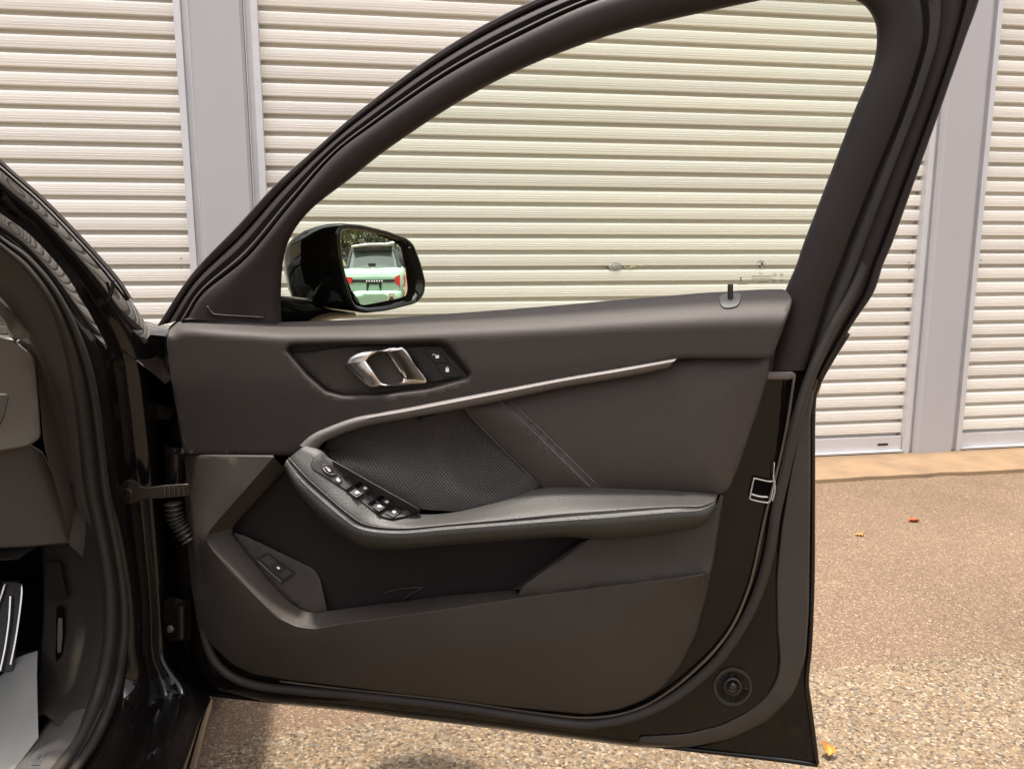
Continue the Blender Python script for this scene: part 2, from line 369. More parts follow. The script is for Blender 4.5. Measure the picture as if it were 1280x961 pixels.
# heights of the shadow grooves measured on each shutter
def zline(x, y):
    r = rays(x, y); t = WD/(r @ WN); return (CAM+t*r)[2]
ph = {0: zline(0, 16.5) % .075, 1: zline(322.5, 11.6) % .075, 2: zline(1209, 387.3) % .075}
BAY = 3.602; A0 = [-.827-SW, -.483, 3.119, 3.119+BAY, 3.119+2*BAY]
shutters = []
for s in range(5):
    a0 = A0[s]; p0 = ph.get(s, .03)
    zb = p0
    while zb < .095: zb += .075
    mb = MB().box((a0+.004, -.012, .045), (a0+SW-.004, .012, zb-.002 if s < 3 else .125), W)
    mb.box((a0+.004, -.035, .036), (a0+SW-.004, .012, .0445), W)
    sh = mb.build('roller_shutter', railm, gar); shutters.append(sh)
    if s < 3:
        z = zb; k = 0
        while z+.04 < 2.42:
            o = bpy.data.objects.new('slat', SM); COL.objects.link(o); o.parent = sh
            o.location = W(a0, random.uniform(-.0012, .0012), z+.0375+random.uniform(-.0006, .0006)); z += .075; k += 1
    else:
        for k in range(30):
            MB().box((a0, 0, .13+k*.075), (a0+SW, .01, .192+k*.075), W).build('slat', slatm, sh)
    # backing behind the curtain, guide rails
    MB().box((a0-.02, .035, .03), (a0+SW+.02, .048, 2.45), W).build('curtain_back', slatm, sh)
    for sd_, (q0, q1) in enumerate(((a0-.058, a0), (a0+SW, a0+SW+.058))):
        g = MB(); e0, e1 = (q0, q1)
        if sd_ == 0: g.box((q1-.028, -.036, .03), (q1, .026, 2.44), W); g.box((q0, -.012, .03), (q1-.0285, .026, 2.44), W); g.box((q0, -.03, .03), (q0+.004, -.0125, 2.44), W)
        else: g.box((q0, -.036, .03), (q0+.028, .026, 2.44), W); g.box((q0+.0285, -.012, .03), (q1, .026, 2.44), W); g.box((q1-.004, -.03, .03), (q1, -.0125, 2.44), W)
        g.build('guide_rail', railm, sh)
# latch slots and rivets
def wpt(x, y, back=0):
    r = rays(x, y); t = (WD+back)/(r @ WN); P = CAM+t*r; return P @ WA, P[2]
a_, z_ = wpt(1101.6, 554.7)
bevel(MB().box((a_-.03, -.0165, z_-.005), (a_+.03, -.0125, z_+.005), W).build('lock_slot', dark, shutters[1]), .0015)
for (x, y, s) in ((227, 323, 0), (227, 334, 0), (1136, 328, 1), (1135.5, 336, 1), (1225.5, 325, 2), (1225, 333, 2)):
    a_, z_ = wpt(x, y); V = [W(a_+.004*math.cos(t), -.0045, z_+.004*math.sin(t)) for t in np.arange(8)*math.pi/4]+[W(a_, -.0065, z_)]
    raw('rivet', V, [(i, (i+1) % 8, 8) for i in range(8)], steel, shutters[s])
# maker's emblem in the middle of the big shutter
a_, z_ = wpt(769, 333.3)
V = [W(a_, -.012, z_)]; F = []
for k, (f_, b_) in enumerate(((.35, -.0125), (.45, -.008), (.85, -.007), (1, -.002))):
    V += [W(a_+.034*f_*math.cos(t), b_, z_+.0195*f_*(abs(math.sin(t))**1.2)*np.sign(math.sin(t))) for t in np.arange(28)*2*math.pi/28]
for i in range(28):
    j = (i+1) % 28; F.append((0, 1+i, 1+j))
    for k in range(3): F.append((1+k*28+i, 1+(k+1)*28+i, 1+(k+1)*28+j, 1+k*28+j))
raw('emblem', V, F, mat('emblem_metal', (0.36, 0.36, 0.33), 0.3, metal=0.8), shutters[1])
prm = mat('faded_print', (0.50, 0.45, 0.22), 0.6); mb = MB()
for dx, wd, h0, h1 in ((.048, .004, -.009, .008), (.058, .012, -.009, -.004), (.074, .010, -.007, .003), (.082, .008, 0, .006), (.092, .005, -.007, .006), (.099, .006, 0, .006), (.124, .004, 0, .005), (.132, .006, .001, .005)):
    mb.box((a_+dx, -.0042, z_+h0), (a_+dx+wd, -.003, z_+h1), W)
mb.build('faded_lettering', prm, shutters[1])
# posts between the bays: folded steel with chamfered corners
for k in range(6):
    c0 = A0[k-1]+SW if k > 0 else A0[0]-.342; c1 = c0+.342; l, r_ = c0+.0585, c1-.0585
    sec = [(l, .02), (l, -.030), (l+.016, -.050), (r_-.012, -.050), (r_, -.034), (r_, .02)]
    V = [W(a, b, .024) for a, b in sec]+[W(a, b, 2.94) for a, b in sec]; n = len(sec)
    raw('column', V, [(i, i+1, n+i+1, n+i) for i in range(n-1)], colm, gar, ang=20)
    tubemesh([W(r_+.004, -.012, .03), W(r_+.004, -.012, 1.2), W(r_+.004, -.012, 2.4)], .004, 6).build('sealant_bead', railm, gar)
L0, L1 = A0[0]-.4, A0[4]+SW+.4
MB().box((L0, -.03, 2.445), (L1, .05, 2.75), W).build('shutter_box', railm, gar)
MB().box((L0, -.02, 2.755), (L1, .05, 2.95), W).build('lintel', wallm, gar)
MB().box((L0, .06, 0), (L1, 5.0, 2.94), W).build('rear_wall', wallm, gar)
MB().box((L0-.1, -.06, 2.96), (L1+.1, 5.2, 3.08), W).build('roof', roofm, gar)

# ------------------------------------------------------------------ the black car
CFv = np.array([-0.2, 0.98, 0]); CFv /= np.linalg.norm(CFv); CRv = np.array([CFv[1], -CFv[0], 0])
def C(f, r, z): return tuple(DO+CFv*f+CRv*r+np.array([0, 0, z]))
car = thing('car', 'black hatchback with its driver door wide open in front of the garages', 'car', C(-.9, -.85, 0))

# bonnet and front wing (mostly behind the door)
def hood_z(f, r):
    u = abs(r+.88)/.88
    return .955-.10*max(0, f)**1.5+.075*(1-u**2.2)-.05*max(0, u-.86)/.14*1.2 - .02*max(0, (u-.9)/.1)**2
rows = []
for f in np.linspace(-.05, 1.05, 23):
    row = []
    for r in list(np.linspace(-.012, -.10, 6))+list(np.linspace(-.14, -1.62, 26))+list(np.linspace(-1.66, -1.748, 6)):
        row.append(C(f, r, hood_z(f, r)))
    rows.append(row)
grid3('bonnet', rows, paint, car, ang=180)
rows = []
for f in np.linspace(-.02, 1.05, 20):
    zt = hood_z(f, -.012); arch = .30+.38*math.sqrt(max(0, 1-((f-.62)/.36)**2)) if abs(f-.62) < .36 else .24
    rows.append([C(f, -.012+.03*math.sin(math.pi*min(1, (zt-z)/.5)), z) for z in np.linspace(zt, max(arch, .24), 12)])
grid3('front_wing', rows, paint, car, ang=180)
mb = MB(); wc = np.array(C(.62, -.12, .32))
for rr, wd_ in ((.315, .0),):
    V = []; F = []; n = 40
    pr = [(.20, -.10), (.30, -.105), (.32, -.08), (.32, .07), (.30, .10), (.21, .095), (.20, .05), (.06, .03), (.0, .03)]
    for (q, s_) in pr: V += [tuple(wc+CRv*s_+CFv*q*math.cos(t)+np.array([0, 0, q*math.sin(t)])) for t in np.arange(n)*2*math.pi/n]
    for a in range(len(pr)-1):
        for i in range(n): F.append((a*n+i, a*n+(i+1) % n, (a+1)*n+(i+1) % n, (a+1)*n+i))
    mb.add(V, F)
mb.build('front_wheel', rubber, car)
# bonnet shut line, wiper cowl
tubemesh([C(f, -.20-.04*f, hood_z(f, -.20-.04*f)+.001) for f in np.linspace(.05, 1.0, 20)], .003, 6).build('bonnet_gap', dark, car)

# windscreen and roof
gl2 = glassmat('windscreen_glass', (0.85, 0.9, 0.82), 1.4)
rows = []
for t in np.linspace(0, 1, 9):
    rows.append([C(.06+.22*(1-abs(2*s-1)**2)-.83*t, -.20-.24*t-(1.36-.40*t)*s, .955+.42*t-.05*t*t+.02*math.sin(math.pi*s)) for s in np.linspace(0, 1, 13)])
grid3('windscreen', rows, gl2, car, ang=180)
rows = [[C(-.76-.2*t*7, -.36-1.04*s, 1.365+.05*math.sin(math.pi*s)+.03*math.sin(math.pi*t)) for s in np.linspace(0, 1, 9)] for t in np.linspace(0, 1, 8)]
grid3('roof', rows, paint, car, ang=180)
# far side of the cabin, floor, bulkhead
MB().box((-2.1, -1.72, .25), (.25, -1.62, .95), C).build('far_door', hard, car)
MB().box((-2.1, -1.6, .25), (.5, -.14, .29), C).build('cabin_floor', mat('carpet', (0.012, 0.011, 0.010), 0.95, bump=0.6, bscale=500), car)
MB().box((.22, -1.62, .28), (.3, -.12, .92), C).build('bulkhead', dark, car)

# painted aperture: A-pillar, hinge pillar and sill as one pressing
Wr = [(-70, 235, .90), (0, 294, 1.00), (35, 319, 1.05), (71, 361, 1.11), (99, 414, 1.17), (117, 467, 1.21), (127, 528, 1.24), (138, 620, 1.27), (146, 662, 1.285), (157, 724, 1.30),
      (161, 769, 1.305), (159, 810, 1.30), (150, 863, 1.285), (128, 919, 1.19), (101, 961, 1.10), (60, 1020, .98)]
Sr = [(-70, 138, .96), (0, 206, 1.09), (50, 250, 1.18), (97, 298, 1.28), (141, 347, 1.38), (186, 416, 1.455), (197, 480, 1.46), (205, 560, 1.46), (210, 640, 1.46), (213, 720, 1.455),
      (216, 780, 1.45), (222, 830, 1.44), (262, 872, 1.42), (251, 908, 1.31), (236, 961, 1.20), (214, 1030, 1.08)]
def unB(P):
    P = np.asarray(P)-CAM; c_, n_ = math.cos(PITCH), math.sin(PITCH); dep = P[1]*c_-P[2]*n_; up_ = P[1]*n_+P[2]*c_
    return (640+FPX*P[0]/dep, 480.5-FPX*up_/dep, P[1])
def to_roof(rail, top):                     # carry a pillar rail on up to the roof corner
    a = B(*[np.array(float(q_)) for q_ in rail[0]]); b = np.array(C(*top)); return [unB(b), unB((a+b)/2)]+rail
Wr = to_roof(Wr, (-.72, -.33, 1.30)); Sr = to_roof(Sr, (-.76, -.335, 1.375))
def mixr(t, dd, a=Wr, b=Sr): return [(p[0]+(q[0]-p[0])*t, p[1]+(q[1]-p[1])*t, p[2]+(q[2]-p[2])*t+dd) for p, q in zip(a, b)]
loft('door_aperture', [mixr(-.25, .05), mixr(0, .012), mixr(.10, .002), mixr(.22, -.004), mixr(.38, .012), mixr(.46, .03), mixr(.54, .024), mixr(.66, -.012), mixr(.80, -.02), mixr(.92, -.012),
     mixr(1.0, .004), mixr(1.02, .05)], paint, car, proj=B, ang=180, n=7)
# sill steps and outer skirt
loft('sill_step', [[(214, 868, 1.43), (206, 885, 1.37), (196, 915, 1.28), (184, 961, 1.18), (168, 1020, 1.06)], [(218, 868, 1.425), (209, 885, 1.365), (200, 915, 1.275), (188, 961, 1.175), (172, 1020, 1.055)],
     [(222, 870, 1.435), (213, 888, 1.375), (204, 918, 1.285), (192, 962, 1.185), (177, 1020, 1.065)]], paint, car, proj=B)
tube('sill_bead', [(238, 876), (226, 900), (212, 930), (203, 961), (190, 1000)], np.interp(np.arange(21), [0, 20], [1.405, 1.10]), .003, paint, car, proj=B)
loft('sill_skirt', [[(262, 872, 1.42), (251, 908, 1.31), (236, 961, 1.20), (214, 1030, 1.08)], [(266, 874, 1.43), (256, 912, 1.32), (243, 965, 1.21), (224, 1030, 1.09)], [(262, 905, 1.48), (250, 945, 1.37), (236, 1000, 1.26), (214, 1060, 1.14)]],
     paintdusty, car, proj=B, n=6)
# plastic edge of the pillar (windscreen finisher)
loft('pillar_finisher', [[(-70, 138, .955), (0, 206, 1.085), (50, 250, 1.175), (97, 298, 1.275), (141, 347, 1.375), (160, 376, 1.41)], [(-70, 135, .95), (0, 203, 1.08), (50, 247, 1.17), (97, 295, 1.27), (142, 345, 1.37), (162, 373, 1.41)],
     [(-66, 130, .98), (4, 202, 1.11), (54, 246, 1.20), (101, 294, 1.30), (146, 344, 1.40), (166, 374, 1.44)]], framem, car, proj=B)
tube('pillar_gap', [(141, 352), (140, 362), (137, 372), (133, 380)], np.interp(np.arange(16), [0, 15], [1.35, 1.31]), .003, dark, car, proj=B)
raw_g = [(158, 407), (166, 411)]
for (x, y) in raw_g[:1]:
    c_ = B(np.array(162.), np.array(410.), 1.40); V = [tuple(c_+np.array([.009*math.cos(t), -.004, .006*math.sin(t)])) for t in np.arange(14)*2*math.pi/14]+[tuple(c_+np.array([0, -.012, 0]))]
    raw('body_plug', V, [(i, (i+1) % 14, 14) for i in range(14)], blackp, car)
# aperture rubber: two ribs
Ir = [(-70, 258, .86), (0, 312, .975), (35, 344, 1.02), (62, 386, 1.08), (80, 439, 1.14), (91, 492, 1.18), (98, 545, 1.21), (104, 605, 1.24), (115, 656, 1.26), (127, 724, 1.28),
      (129, 780, 1.28), (126, 812, 1.275), (115, 862, 1.25), (92, 918, 1.16), (62, 961, 1.07), (20, 1020, .95)]
Ir = to_roof(Ir, (-.71, -.355, 1.285))
def sx(t, dd): return mixr(t, dd, Ir, Wr)
loft('aperture_rubber', [sx(1.0, .02), sx(1.02, .006), sx(.97, -.008), sx(.86, -.014), sx(.74, -.012), sx(.64, -.003), sx(.60, .004), sx(.55, -.004), sx(.45, -.014), sx(.28, -.019), sx(.12, -.013), sx(.02, .0), sx(0, .02)],
     rubber, car, proj=B, n=7, ang=180)
loft('pillar_trim', [[(x, y, d+.012) for x, y, d in Ir[2:11]], [(-80, 268, .90), (-8, 330, 1.02), (26, 362, 1.07), (50, 404, 1.12), (68, 452, 1.17), (80, 502, 1.21), (88, 550, 1.235), (96, 608, 1.26), (104, 650, 1.28)],
     [(-90, 290, .97), (-20, 352, 1.10), (12, 385, 1.15), (36, 424, 1.20), (54, 470, 1.25), (66, 516, 1.28), (76, 560, 1.30), (84, 610, 1.31), (90, 650, 1.32)]], dashm, car, proj=B, n=6, ang=180)
loft('hinge_pillar_face', [[(184, 418, 1.47), (195, 480, 1.475), (203, 560, 1.475), (208, 640, 1.475), (211, 720, 1.47), (214, 780, 1.465), (220, 832, 1.455), (250, 868, 1.44)],
     [(206, 420, 1.50), (218, 480, 1.50), (226, 560, 1.50), (232, 640, 1.50), (236, 720, 1.50), (240, 780, 1.49), (248, 832, 1.48), (268, 866, 1.46)], [(240, 425, 1.53), (252, 480, 1.53), (258, 560, 1.53), (262, 640, 1.53), (266, 720, 1.52), (270, 780, 1.51), (275, 832, 1.50), (285, 862, 1.47)]], paint, car, proj=B, n=6, ang=180)
# lower hinge pillar lining behind the rubber
loft('kick_panel', [[(106, 590, 1.25), (117, 656, 1.27), (129, 724, 1.29), (131, 780, 1.29), (128, 812, 1.285), (117, 862, 1.26), (94, 918, 1.17)],
     [(92, 600, 1.27), (100, 656, 1.295), (108, 724, 1.32), (108, 780, 1.32), (104, 820, 1.30), (92, 865, 1.27), (72, 905, 1.19)],
     [(76, 620, 1.30), (80, 660, 1.33), (84, 724, 1.36), (82, 780, 1.36), (76, 830, 1.345), (66, 868, 1.30), (55, 892, 1.23)],
     [(58, 640, 1.33), (58, 680, 1.36), (58, 724, 1.38), (56, 780, 1.38), (50, 835, 1.36), (44, 870, 1.33), (38, 900, 1.27)],
     [(50, 640, 1.46), (52, 680, 1.46), (54, 724, 1.46), (52, 780, 1.46), (47, 835, 1.44), (40, 880, 1.42), (34, 905, 1.40)]], hard, car, proj=B, n=6, ang=180)
PB = dict(proj=B, step=10)
panel('fuse_cover', [(56, 702), (74, 702), (78, 724), (82, 742), (80, 748), (58, 746)], lambda x, y: 1.352+(x-56)*-.0007, blackp, car, r=3, skirt=((.8, .001), (1.2, .008)), **PB)
panel('cable_slot', [(71, 760), (75, 756), (79, 759), (80, 770), (80, 800), (77, 824), (71, 836), (70, 822), (71, 790)], 1.351, dark, car, r=3, skirt=((.6, .006),), **PB)
panel('cable_grommet', [(73, 772), (78, 772), (78, 795), (76, 815), (72, 815), (72, 795)], 1.347, mat('beige_grommet', (0.09, 0.08, 0.07), 0.6), car, r=2, skirt=((.5, .004),), **PB)
# dashboard end
lit = mat('dash_lit', (0.13, 0.118, 0.105), 0.55, bump=0.3, bscale=600, var=0.2, vscale=10, varcol=(0.16, 0.145, 0.13))  # paler copy of the dash plastic: windscreen light put into the colour
loft('dash_side', [[(20, 428, 1.20), (45, 445, 1.21), (62, 500, 1.24), (80, 570, 1.27), (93, 628, 1.29), (90, 655, 1.29), (85, 677, 1.29)], [(26, 424, 1.195), (50, 442, 1.205), (70, 500, 1.235), (88, 570, 1.26), (99, 628, 1.285), (95, 662, 1.29), (88, 682, 1.295)],
     [(34, 415, 1.20), (66, 440, 1.21), (84, 500, 1.225), (98, 570, 1.25), (106, 625, 1.27), (108, 665, 1.29), (108, 700, 1.32)]], dashm, car, proj=B, n=6)
loft('dash_inner_facet', [[(20, 428, 1.20), (45, 445, 1.21), (62, 500, 1.24), (80, 570, 1.27), (93, 628, 1.29), (85, 677, 1.29)], [(12, 430, 1.19), (42, 448, 1.20), (50, 505, 1.21), (56, 560, 1.225), (74, 622, 1.25), (85, 677, 1.285)]], dashm, car, proj=B)
panel('dash_lower', [(-60, 566), (0, 562), (36, 556), (52, 566), (76, 616), (88, 677), (40, 681), (-60, 686)], lambda x, y: 1.13+(x+60)*.0011, dashm, car, r=4, skirt=((1, .002), (2, .03)), **PB)
panel('column_cowl', [(-60, 400), (0, 424), (18, 428), (42, 446), (46, 488), (49, 546), (34, 556), (0, 562), (-60, 566)], lambda x, y: 1.105+(x+60)*.0009+.01*np.cos((y-490)/60), lit, car, r=5, skirt=((1.2, .002), (2.2, .012), (2.4, .04)), **PB)
panel('cowl_lever', [(-60, 480), (-4, 493), (10, 494), (4, 520), (-6, 540), (-60, 530)], 1.085, dashm, car, r=4, skirt=((1.2, .002), (2, .02)), **PB)
loft('air_vent', [[(-60, 292, 1.09), (0, 356, 1.15), (33, 400, 1.18), (37, 412, 1.18)], [(-60, 315, 1.07), (0, 376, 1.13), (22, 403, 1.165), (37, 422, 1.18)], [(-60, 345, 1.07), (0, 394, 1.13), (12, 414, 1.16), (22, 425, 1.18)], [(-60, 355, 1.12), (0, 398, 1.18), (10, 418, 1.2), (20, 428, 1.21)]],
     mat('vent_grey', (0.11, 0.115, 0.105), 0.45), car, proj=B, n=4, ang=20)
panel('dash_top', [(-60, 250), (0, 312), (30, 345), (60, 392), (78, 445), (60, 440), (40, 420), (34, 400), (0, 352), (-60, 290)], 1.215, dashm, car, r=4, skirt=((1, .01), (1.5, .05)), **PB)
# the rest of the dashboard and the steering wheel, out of frame to the left
rows = []
for r in np.linspace(-.26, -1.58, 14):
    cl_ = .03*math.exp(-((r+.5)/.2)**2)
    rows.append([C(f, r, z+cl_*(1 if z > .8 else 0)) for f, z in ((.21, .90), (.05, .935), (-.12, .93), (-.21, .905), (-.245, .86), (-.25, .79), (-.235, .72), (-.18, .64), (-.08, .60), (.10, .58), (.21, .58))])
grid3('dashboard', rows, dashm, car, ang=60)
wc_ = np.array(C(-.46, -.52, .86)); ax_ = np.array(CFv)*-.9+np.array([0, 0, .42]); ax_ /= np.linalg.norm(ax_); e1 = CRv; e2 = np.cross(ax_, e1)
mb = tubemesh([wc_+.185*(math.cos(t)*e1+math.sin(t)*e2) for t in np.linspace(0, 2*math.pi, 49)], .016, 10, close=False)
for t in (0.1, math.pi-.1, -math.pi/2): tubemesh([wc_+.17*(math.cos(t)*e1+math.sin(t)*e2), wc_-ax_*.02], [.014, .03], 8, mb)
tubemesh([wc_+ax_*.012, wc_-ax_*.01, wc_-ax_*.05, wc_-ax_*.22], [.05, .075, .06, .04], 16, mb); mb.build('steering_wheel', blackp, car, ang=50)
# accelerator pedal
ped = panel('accelerator_pedal', [(-30, 727), (26, 726), (28, 745), (16, 838), (-30, 838)], lambda x, y: 1.40-(y-726)*.0006, blackp, car, r=3, skirt=((1, .003), (1.5, .02)), **PB)
for pts in ([(-8, 770), (2, 742), (6, 730), (12, 728), (24, 729), (27, 733), (26, 752), (20, 795), (13, 830)], [(13, 745), (11, 775), (6, 810), (0, 838)]):
    q = cr(np.array(pts, float), 4); tubemesh(B(q[:, 0], q[:, 1], 1.395-(q[:, 1]-726)*.0006), .0022, 6).build('metal_trim', chrome, ped)
# sill lining with carpet grain and tread plate
grain = mat('sill_plastic', (0.045, 0.04, 0.037), 0.8, bump=0.8, bscale=350, var=0.3, vscale=30, varcol=(0.07, 0.06, 0.055))
sill = loft('sill_lining', [[(128, 885, 1.235), (112, 920, 1.17), (86, 961, 1.09), (40, 1020, .97)], [(124, 884, 1.23), (106, 920, 1.155), (78, 961, 1.08), (30, 1020, .96)], [(100, 886, 1.22), (82, 914, 1.16), (50, 961, 1.07), (0, 1020, .96)],
     [(70, 897, 1.22), (48, 925, 1.17), (22, 961, 1.09), (-20, 1020, .98)], [(62, 897, 1.26), (40, 930, 1.20), (14, 965, 1.12), (-30, 1020, 1.0)]], grain, car, proj=B, n=6)
tp = panel('tread_plate', [(32, 964), (42, 944), (55, 928), (72, 916), (74, 922), (72, 936), (62, 964), (50, 990), (16, 990)], lambda x, y: np.interp(y, [916, 964, 1000], [1.185, 1.068, 1.0])-.004, mat('tread_grey', (0.09, 0.09, 0.095), 0.4, metal=0.3), car, r=2, skirt=((.8, .004),), **PB)
for i in range(4):
    y0 = 931+i*9.5; x0 = 60-i*5.6; ww = 4.5+i*1.6
    panel('tread_stripe', [(x0-ww, y0), (x0+ww*.8, y0-.5), (x0+ww*.7-1, y0+5.5), (x0-ww-2, y0+6)], lambda x, y: np.interp(y, [916, 964, 1000], [1.185, 1.068, 1.0])-.0065, mat('stripe_dark', (0.05, 0.05, 0.052), 0.5), tp, r=.8, skirt=((.3, .002),), **PB)

# ------------------------------------------------------------------ the open door
def pl(pts, w_): return [(x, y, w_) for x, y in pts]
shell_out = [(205, 425, 6), (212, 560), (216, 700), (224, 800), (238, 866, 4), (317, 875), (434, 886), (560, 901), (797, 931), (960, 950), (1023, 958, 2), (1013, 882), (1010, 850), (1014, 806), (1016, 726),
             (1016, 620), (1016, 505), (1022, 480), (1037, 452), (1046, 440), (1000, 430), (900, 400), (520, 405), (352, 410), (222, 404)]
door = panel('door', shell_out, -.03, MATS['door_paint'], car, r=14, step=30, skirt=((.4, -.003), (-1, -.012), (-3, -.03), (-8, -.09)), label='open black driver door with charcoal inner trim')
# hem of the outer skin along the trailing and lower edge
q = cr(np.array([(1060, 416), (1037, 453), (1022, 482), (1016, 512), (1015.5, 620), (1015, 726), (1012, 806), (1008, 850), (1012, 884), (1021, 953)], float), 6)
tubemesh(D(q[:, 0], q[:, 1], -.030), .0045, 8).build('skin_hem', paint, door, ang=180)
q = cr(np.array([(1021, 955), (960, 947), (797, 928), (560, 898), (434, 883.5), (317, 873), (240, 864)], float), 5)
tubemesh(D(q[:, 0], q[:, 1], -.030), .0045, 8).build('skin_hem', paintdusty, door, ang=180)
# raised inner pressing that carries the trim; dusty along its edge
panel('inner_pressing', [(214, 425), (222, 560), (226, 700), (236, 800), (262, 852), (330, 868), (434, 878), (560, 893), (700, 911), (800, 924), (860, 926), (905, 918), (950, 897), (978, 868), (990, 840), (993, 800), (994, 700), (994, 600), (1002, 520), (1022, 466), (1000, 440), (900, 400), (520, 408), (350, 412), (224, 408)],
      lambda x, y: -.004-.012*ss(968, 994, x), paintdusty, door, r=18, step=14, skirt=((2.5, -.003), (6, -.010), (9, -.022), (10, -.03)), ang=60)
panel('jamb_band', [(1016, 482), (1010, 520), (1010, 600), (1008, 760), (1004, 820), (990, 865), (955, 900), (910, 921), (860, 930), (800, 927), (800, 922), (858, 919), (903, 908), (935, 892), (958, 873), (973, 850), (977, 825), (973, 785), (972, 720), (978, 660), (988, 600), (1002, 525)], lambda x, y: .000-.010*ss(975, 1008, x), mat('jamb_film', (0.019, 0.015, 0.012), 0.6, var=0.4, vscale=8, varcol=(0.04, 0.032, 0.024)), door, r=12, step=12, skirt=((1.5, -.002), (3, -.01), (3.5, -.028)))
# drain plug
cx, cy = 916, 858
def disc(name, x, y, rings, m, parent, n=32, sq=1.0, rot=0.0, proj=D, ang=40):
    V = []; F = []
    for (rad, w_) in rings:
        t = np.arange(n)*2*math.pi/n; px = rad*np.cos(t); py = rad*sq*np.sin(t)
        V += proj(x+px*math.cos(rot)-py*math.sin(rot), y+px*math.sin(rot)+py*math.cos(rot), w_).tolist()
    for a in range(len(rings)-1):
        for i in range(n): F.append((a*n+i, a*n+(i+1) % n, (a+1)*n+(i+1) % n, (a+1)*n+i))
    F.append(tuple((len(rings)-1)*n+i for i in range(n)))
    return raw(name, V, F, m, parent, ang=ang)
disc('grommet', cx, cy, [(25, -.005), (24, -.001), (21.5, -.001), (19.5, -.004), (12, -.004), (11, .000), (9, .001), (7, -.003), (5, -.004), (4.4, .003), (3, .0045), (1, .005)], blackp, door)
# weather rubber round the lower door, with a dusty inner lip
lowseal = [(1088, 296), (1078, 332), (1062, 370), (1040, 410), (1019, 455), (1003, 500), (990, 550), (979, 600), (970, 640), (962, 690), (949, 737), (929, 780), (900, 822), (871, 850), (838, 874), (800, 892), (760, 902), (720, 904), (640, 893), (560, 881), (450, 869), (380, 863), (320, 856), (285, 842), (264, 818), (254, 785), (246, 740), (240, 680), (236, 600)]
tube('lower_seal', lowseal, np.interp(np.arange((len(lowseal)-1)*6+1), [0, 6, 16, 24], [-.032, -.022, -.004, .006]), .0082, rubber, door, n=6, seg=12)
lip = [(993, 470), (984, 530), (973, 583), (961, 628), (952, 667), (944, 705), (935, 738), (917, 780), (894, 812), (868, 838), (840, 861), (805, 882), (770, 893), (730, 896.5), (690, 893), (639, 886), (560, 874.5), (434, 861), (350, 851)]
tube('seal_lip', lip, .004, .0022, rubberdust, door, n=6, seg=6)
# window frame --------------------------------------------------------------------------------------------------
inn = [(352, 406), (351, 372), (357, 312), (384, 267), (440, 222), (490, 183), (580, 124), (665, 81), (768, 43), (880, 16), (990, -6), (1040, -9), (1074, 3), (1091, 22), (1096, 48), (1090, 86), (1067, 141), (1036, 222), (1006, 300), (995, 332), (980, 368), (971, 405), (963, 440), (959, 463)]
edg = [(234, 398), (255, 366), (309, 322), (358, 284), (416, 196), (465, 158), (556, 96), (648, 46), (747, 1), (866, -32), (985, -55), (1080, -66), (1136, -46), (1150, 0), (1154, 42), (1145, 84), (1122, 150), (1091, 225), (1061, 300), (1050, 330), (1035, 368), (1024, 405), (1012, 444), (1006, 463)]
edg[3] = (364, 256)
oute = [(196, 408), (240, 342), (297, 282), (345, 230), (399, 182), (450, 138), (541, 70), (634, 16), (740, -28), (860, -64), (980, -90), (1090, -105), (1245, -80), (1224, 0), (1208, 45), (1190, 96), (1172, 147), (1145, 222), (1117, 300), (1104, 331), (1092, 366), (1068, 402), (1039, 449), (1025, 474)]
NS = len(inn)
fb3 = np.interp(np.arange(NS), [0, 9, 13, NS-1], [.35, .33, .26, .22]); fb2 = np.interp(np.arange(NS), [0, 9, 13, NS-1], [.80, .78, .66, .60])
def rl(a, b, t, w_):
    t = np.broadcast_to(t, (NS,)); return [(p[0]+(q[0]-p[0])*k, p[1]+(q[1]-p[1])*k, w_) for p, q, k in zip(a, b, t)]
loft('frame_trim', [rl(inn, edg, 0, -.040), rl(inn, edg, 0, -.022), rl(inn, edg, .05, -.010), rl(inn, edg, .18, -.001), rl(inn, edg, .45, .005), rl(inn, edg, .75, .005), rl(inn, edg, .93, .003), rl(inn, edg, .985, -.001), rl(inn, edg, 1.0, -.006), rl(inn, edg, 1.0, -.02)],
     framem, door, n=8, ang=60)
loft('frame_seal', [rl(oute, edg, 1.0, -.018), rl(oute, edg, fb2+.85*(1-fb2), -.016), rl(oute, edg, fb2+.6*(1-fb2), -.006), rl(oute, edg, fb2+.2*(1-fb2), -.004), rl(oute, edg, fb2, -.008), rl(oute, edg, fb2-.02, -.018)], rubber, door, n=8, ang=60)
loft('frame_shell', [rl(oute, edg, fb2, -.019), rl(oute, edg, fb3+.5*(fb2-fb3), -.014), rl(oute, edg, fb3+.12, -.016), rl(oute, edg, fb3+.03, -.022), rl(oute, edg, fb3-.01, -.034), rl(oute, edg, fb3-.04, -.034), rl(oute, edg, fb3-.06, -.022), rl(oute, edg, fb3*.5, -.020), rl(oute, edg, .03, -.021), rl(oute, edg, 0, -.026), rl(oute, edg, .03, -.06), rl(oute, edg, .5, -.075)],
     framem, door, n=8, ang=35)
# trim foot of the rear window post
panel('strike_bead', [(952, 466), (990, 466), (994, 470), (986, 473), (950, 473)], .006, satin, door, r=2, step=6)
# sail panel in front of the window
tube('sail_panel_crease', [(259, 383), (265, 391), (275, 394), (330, 397)], .0045, .0022, framem, door)
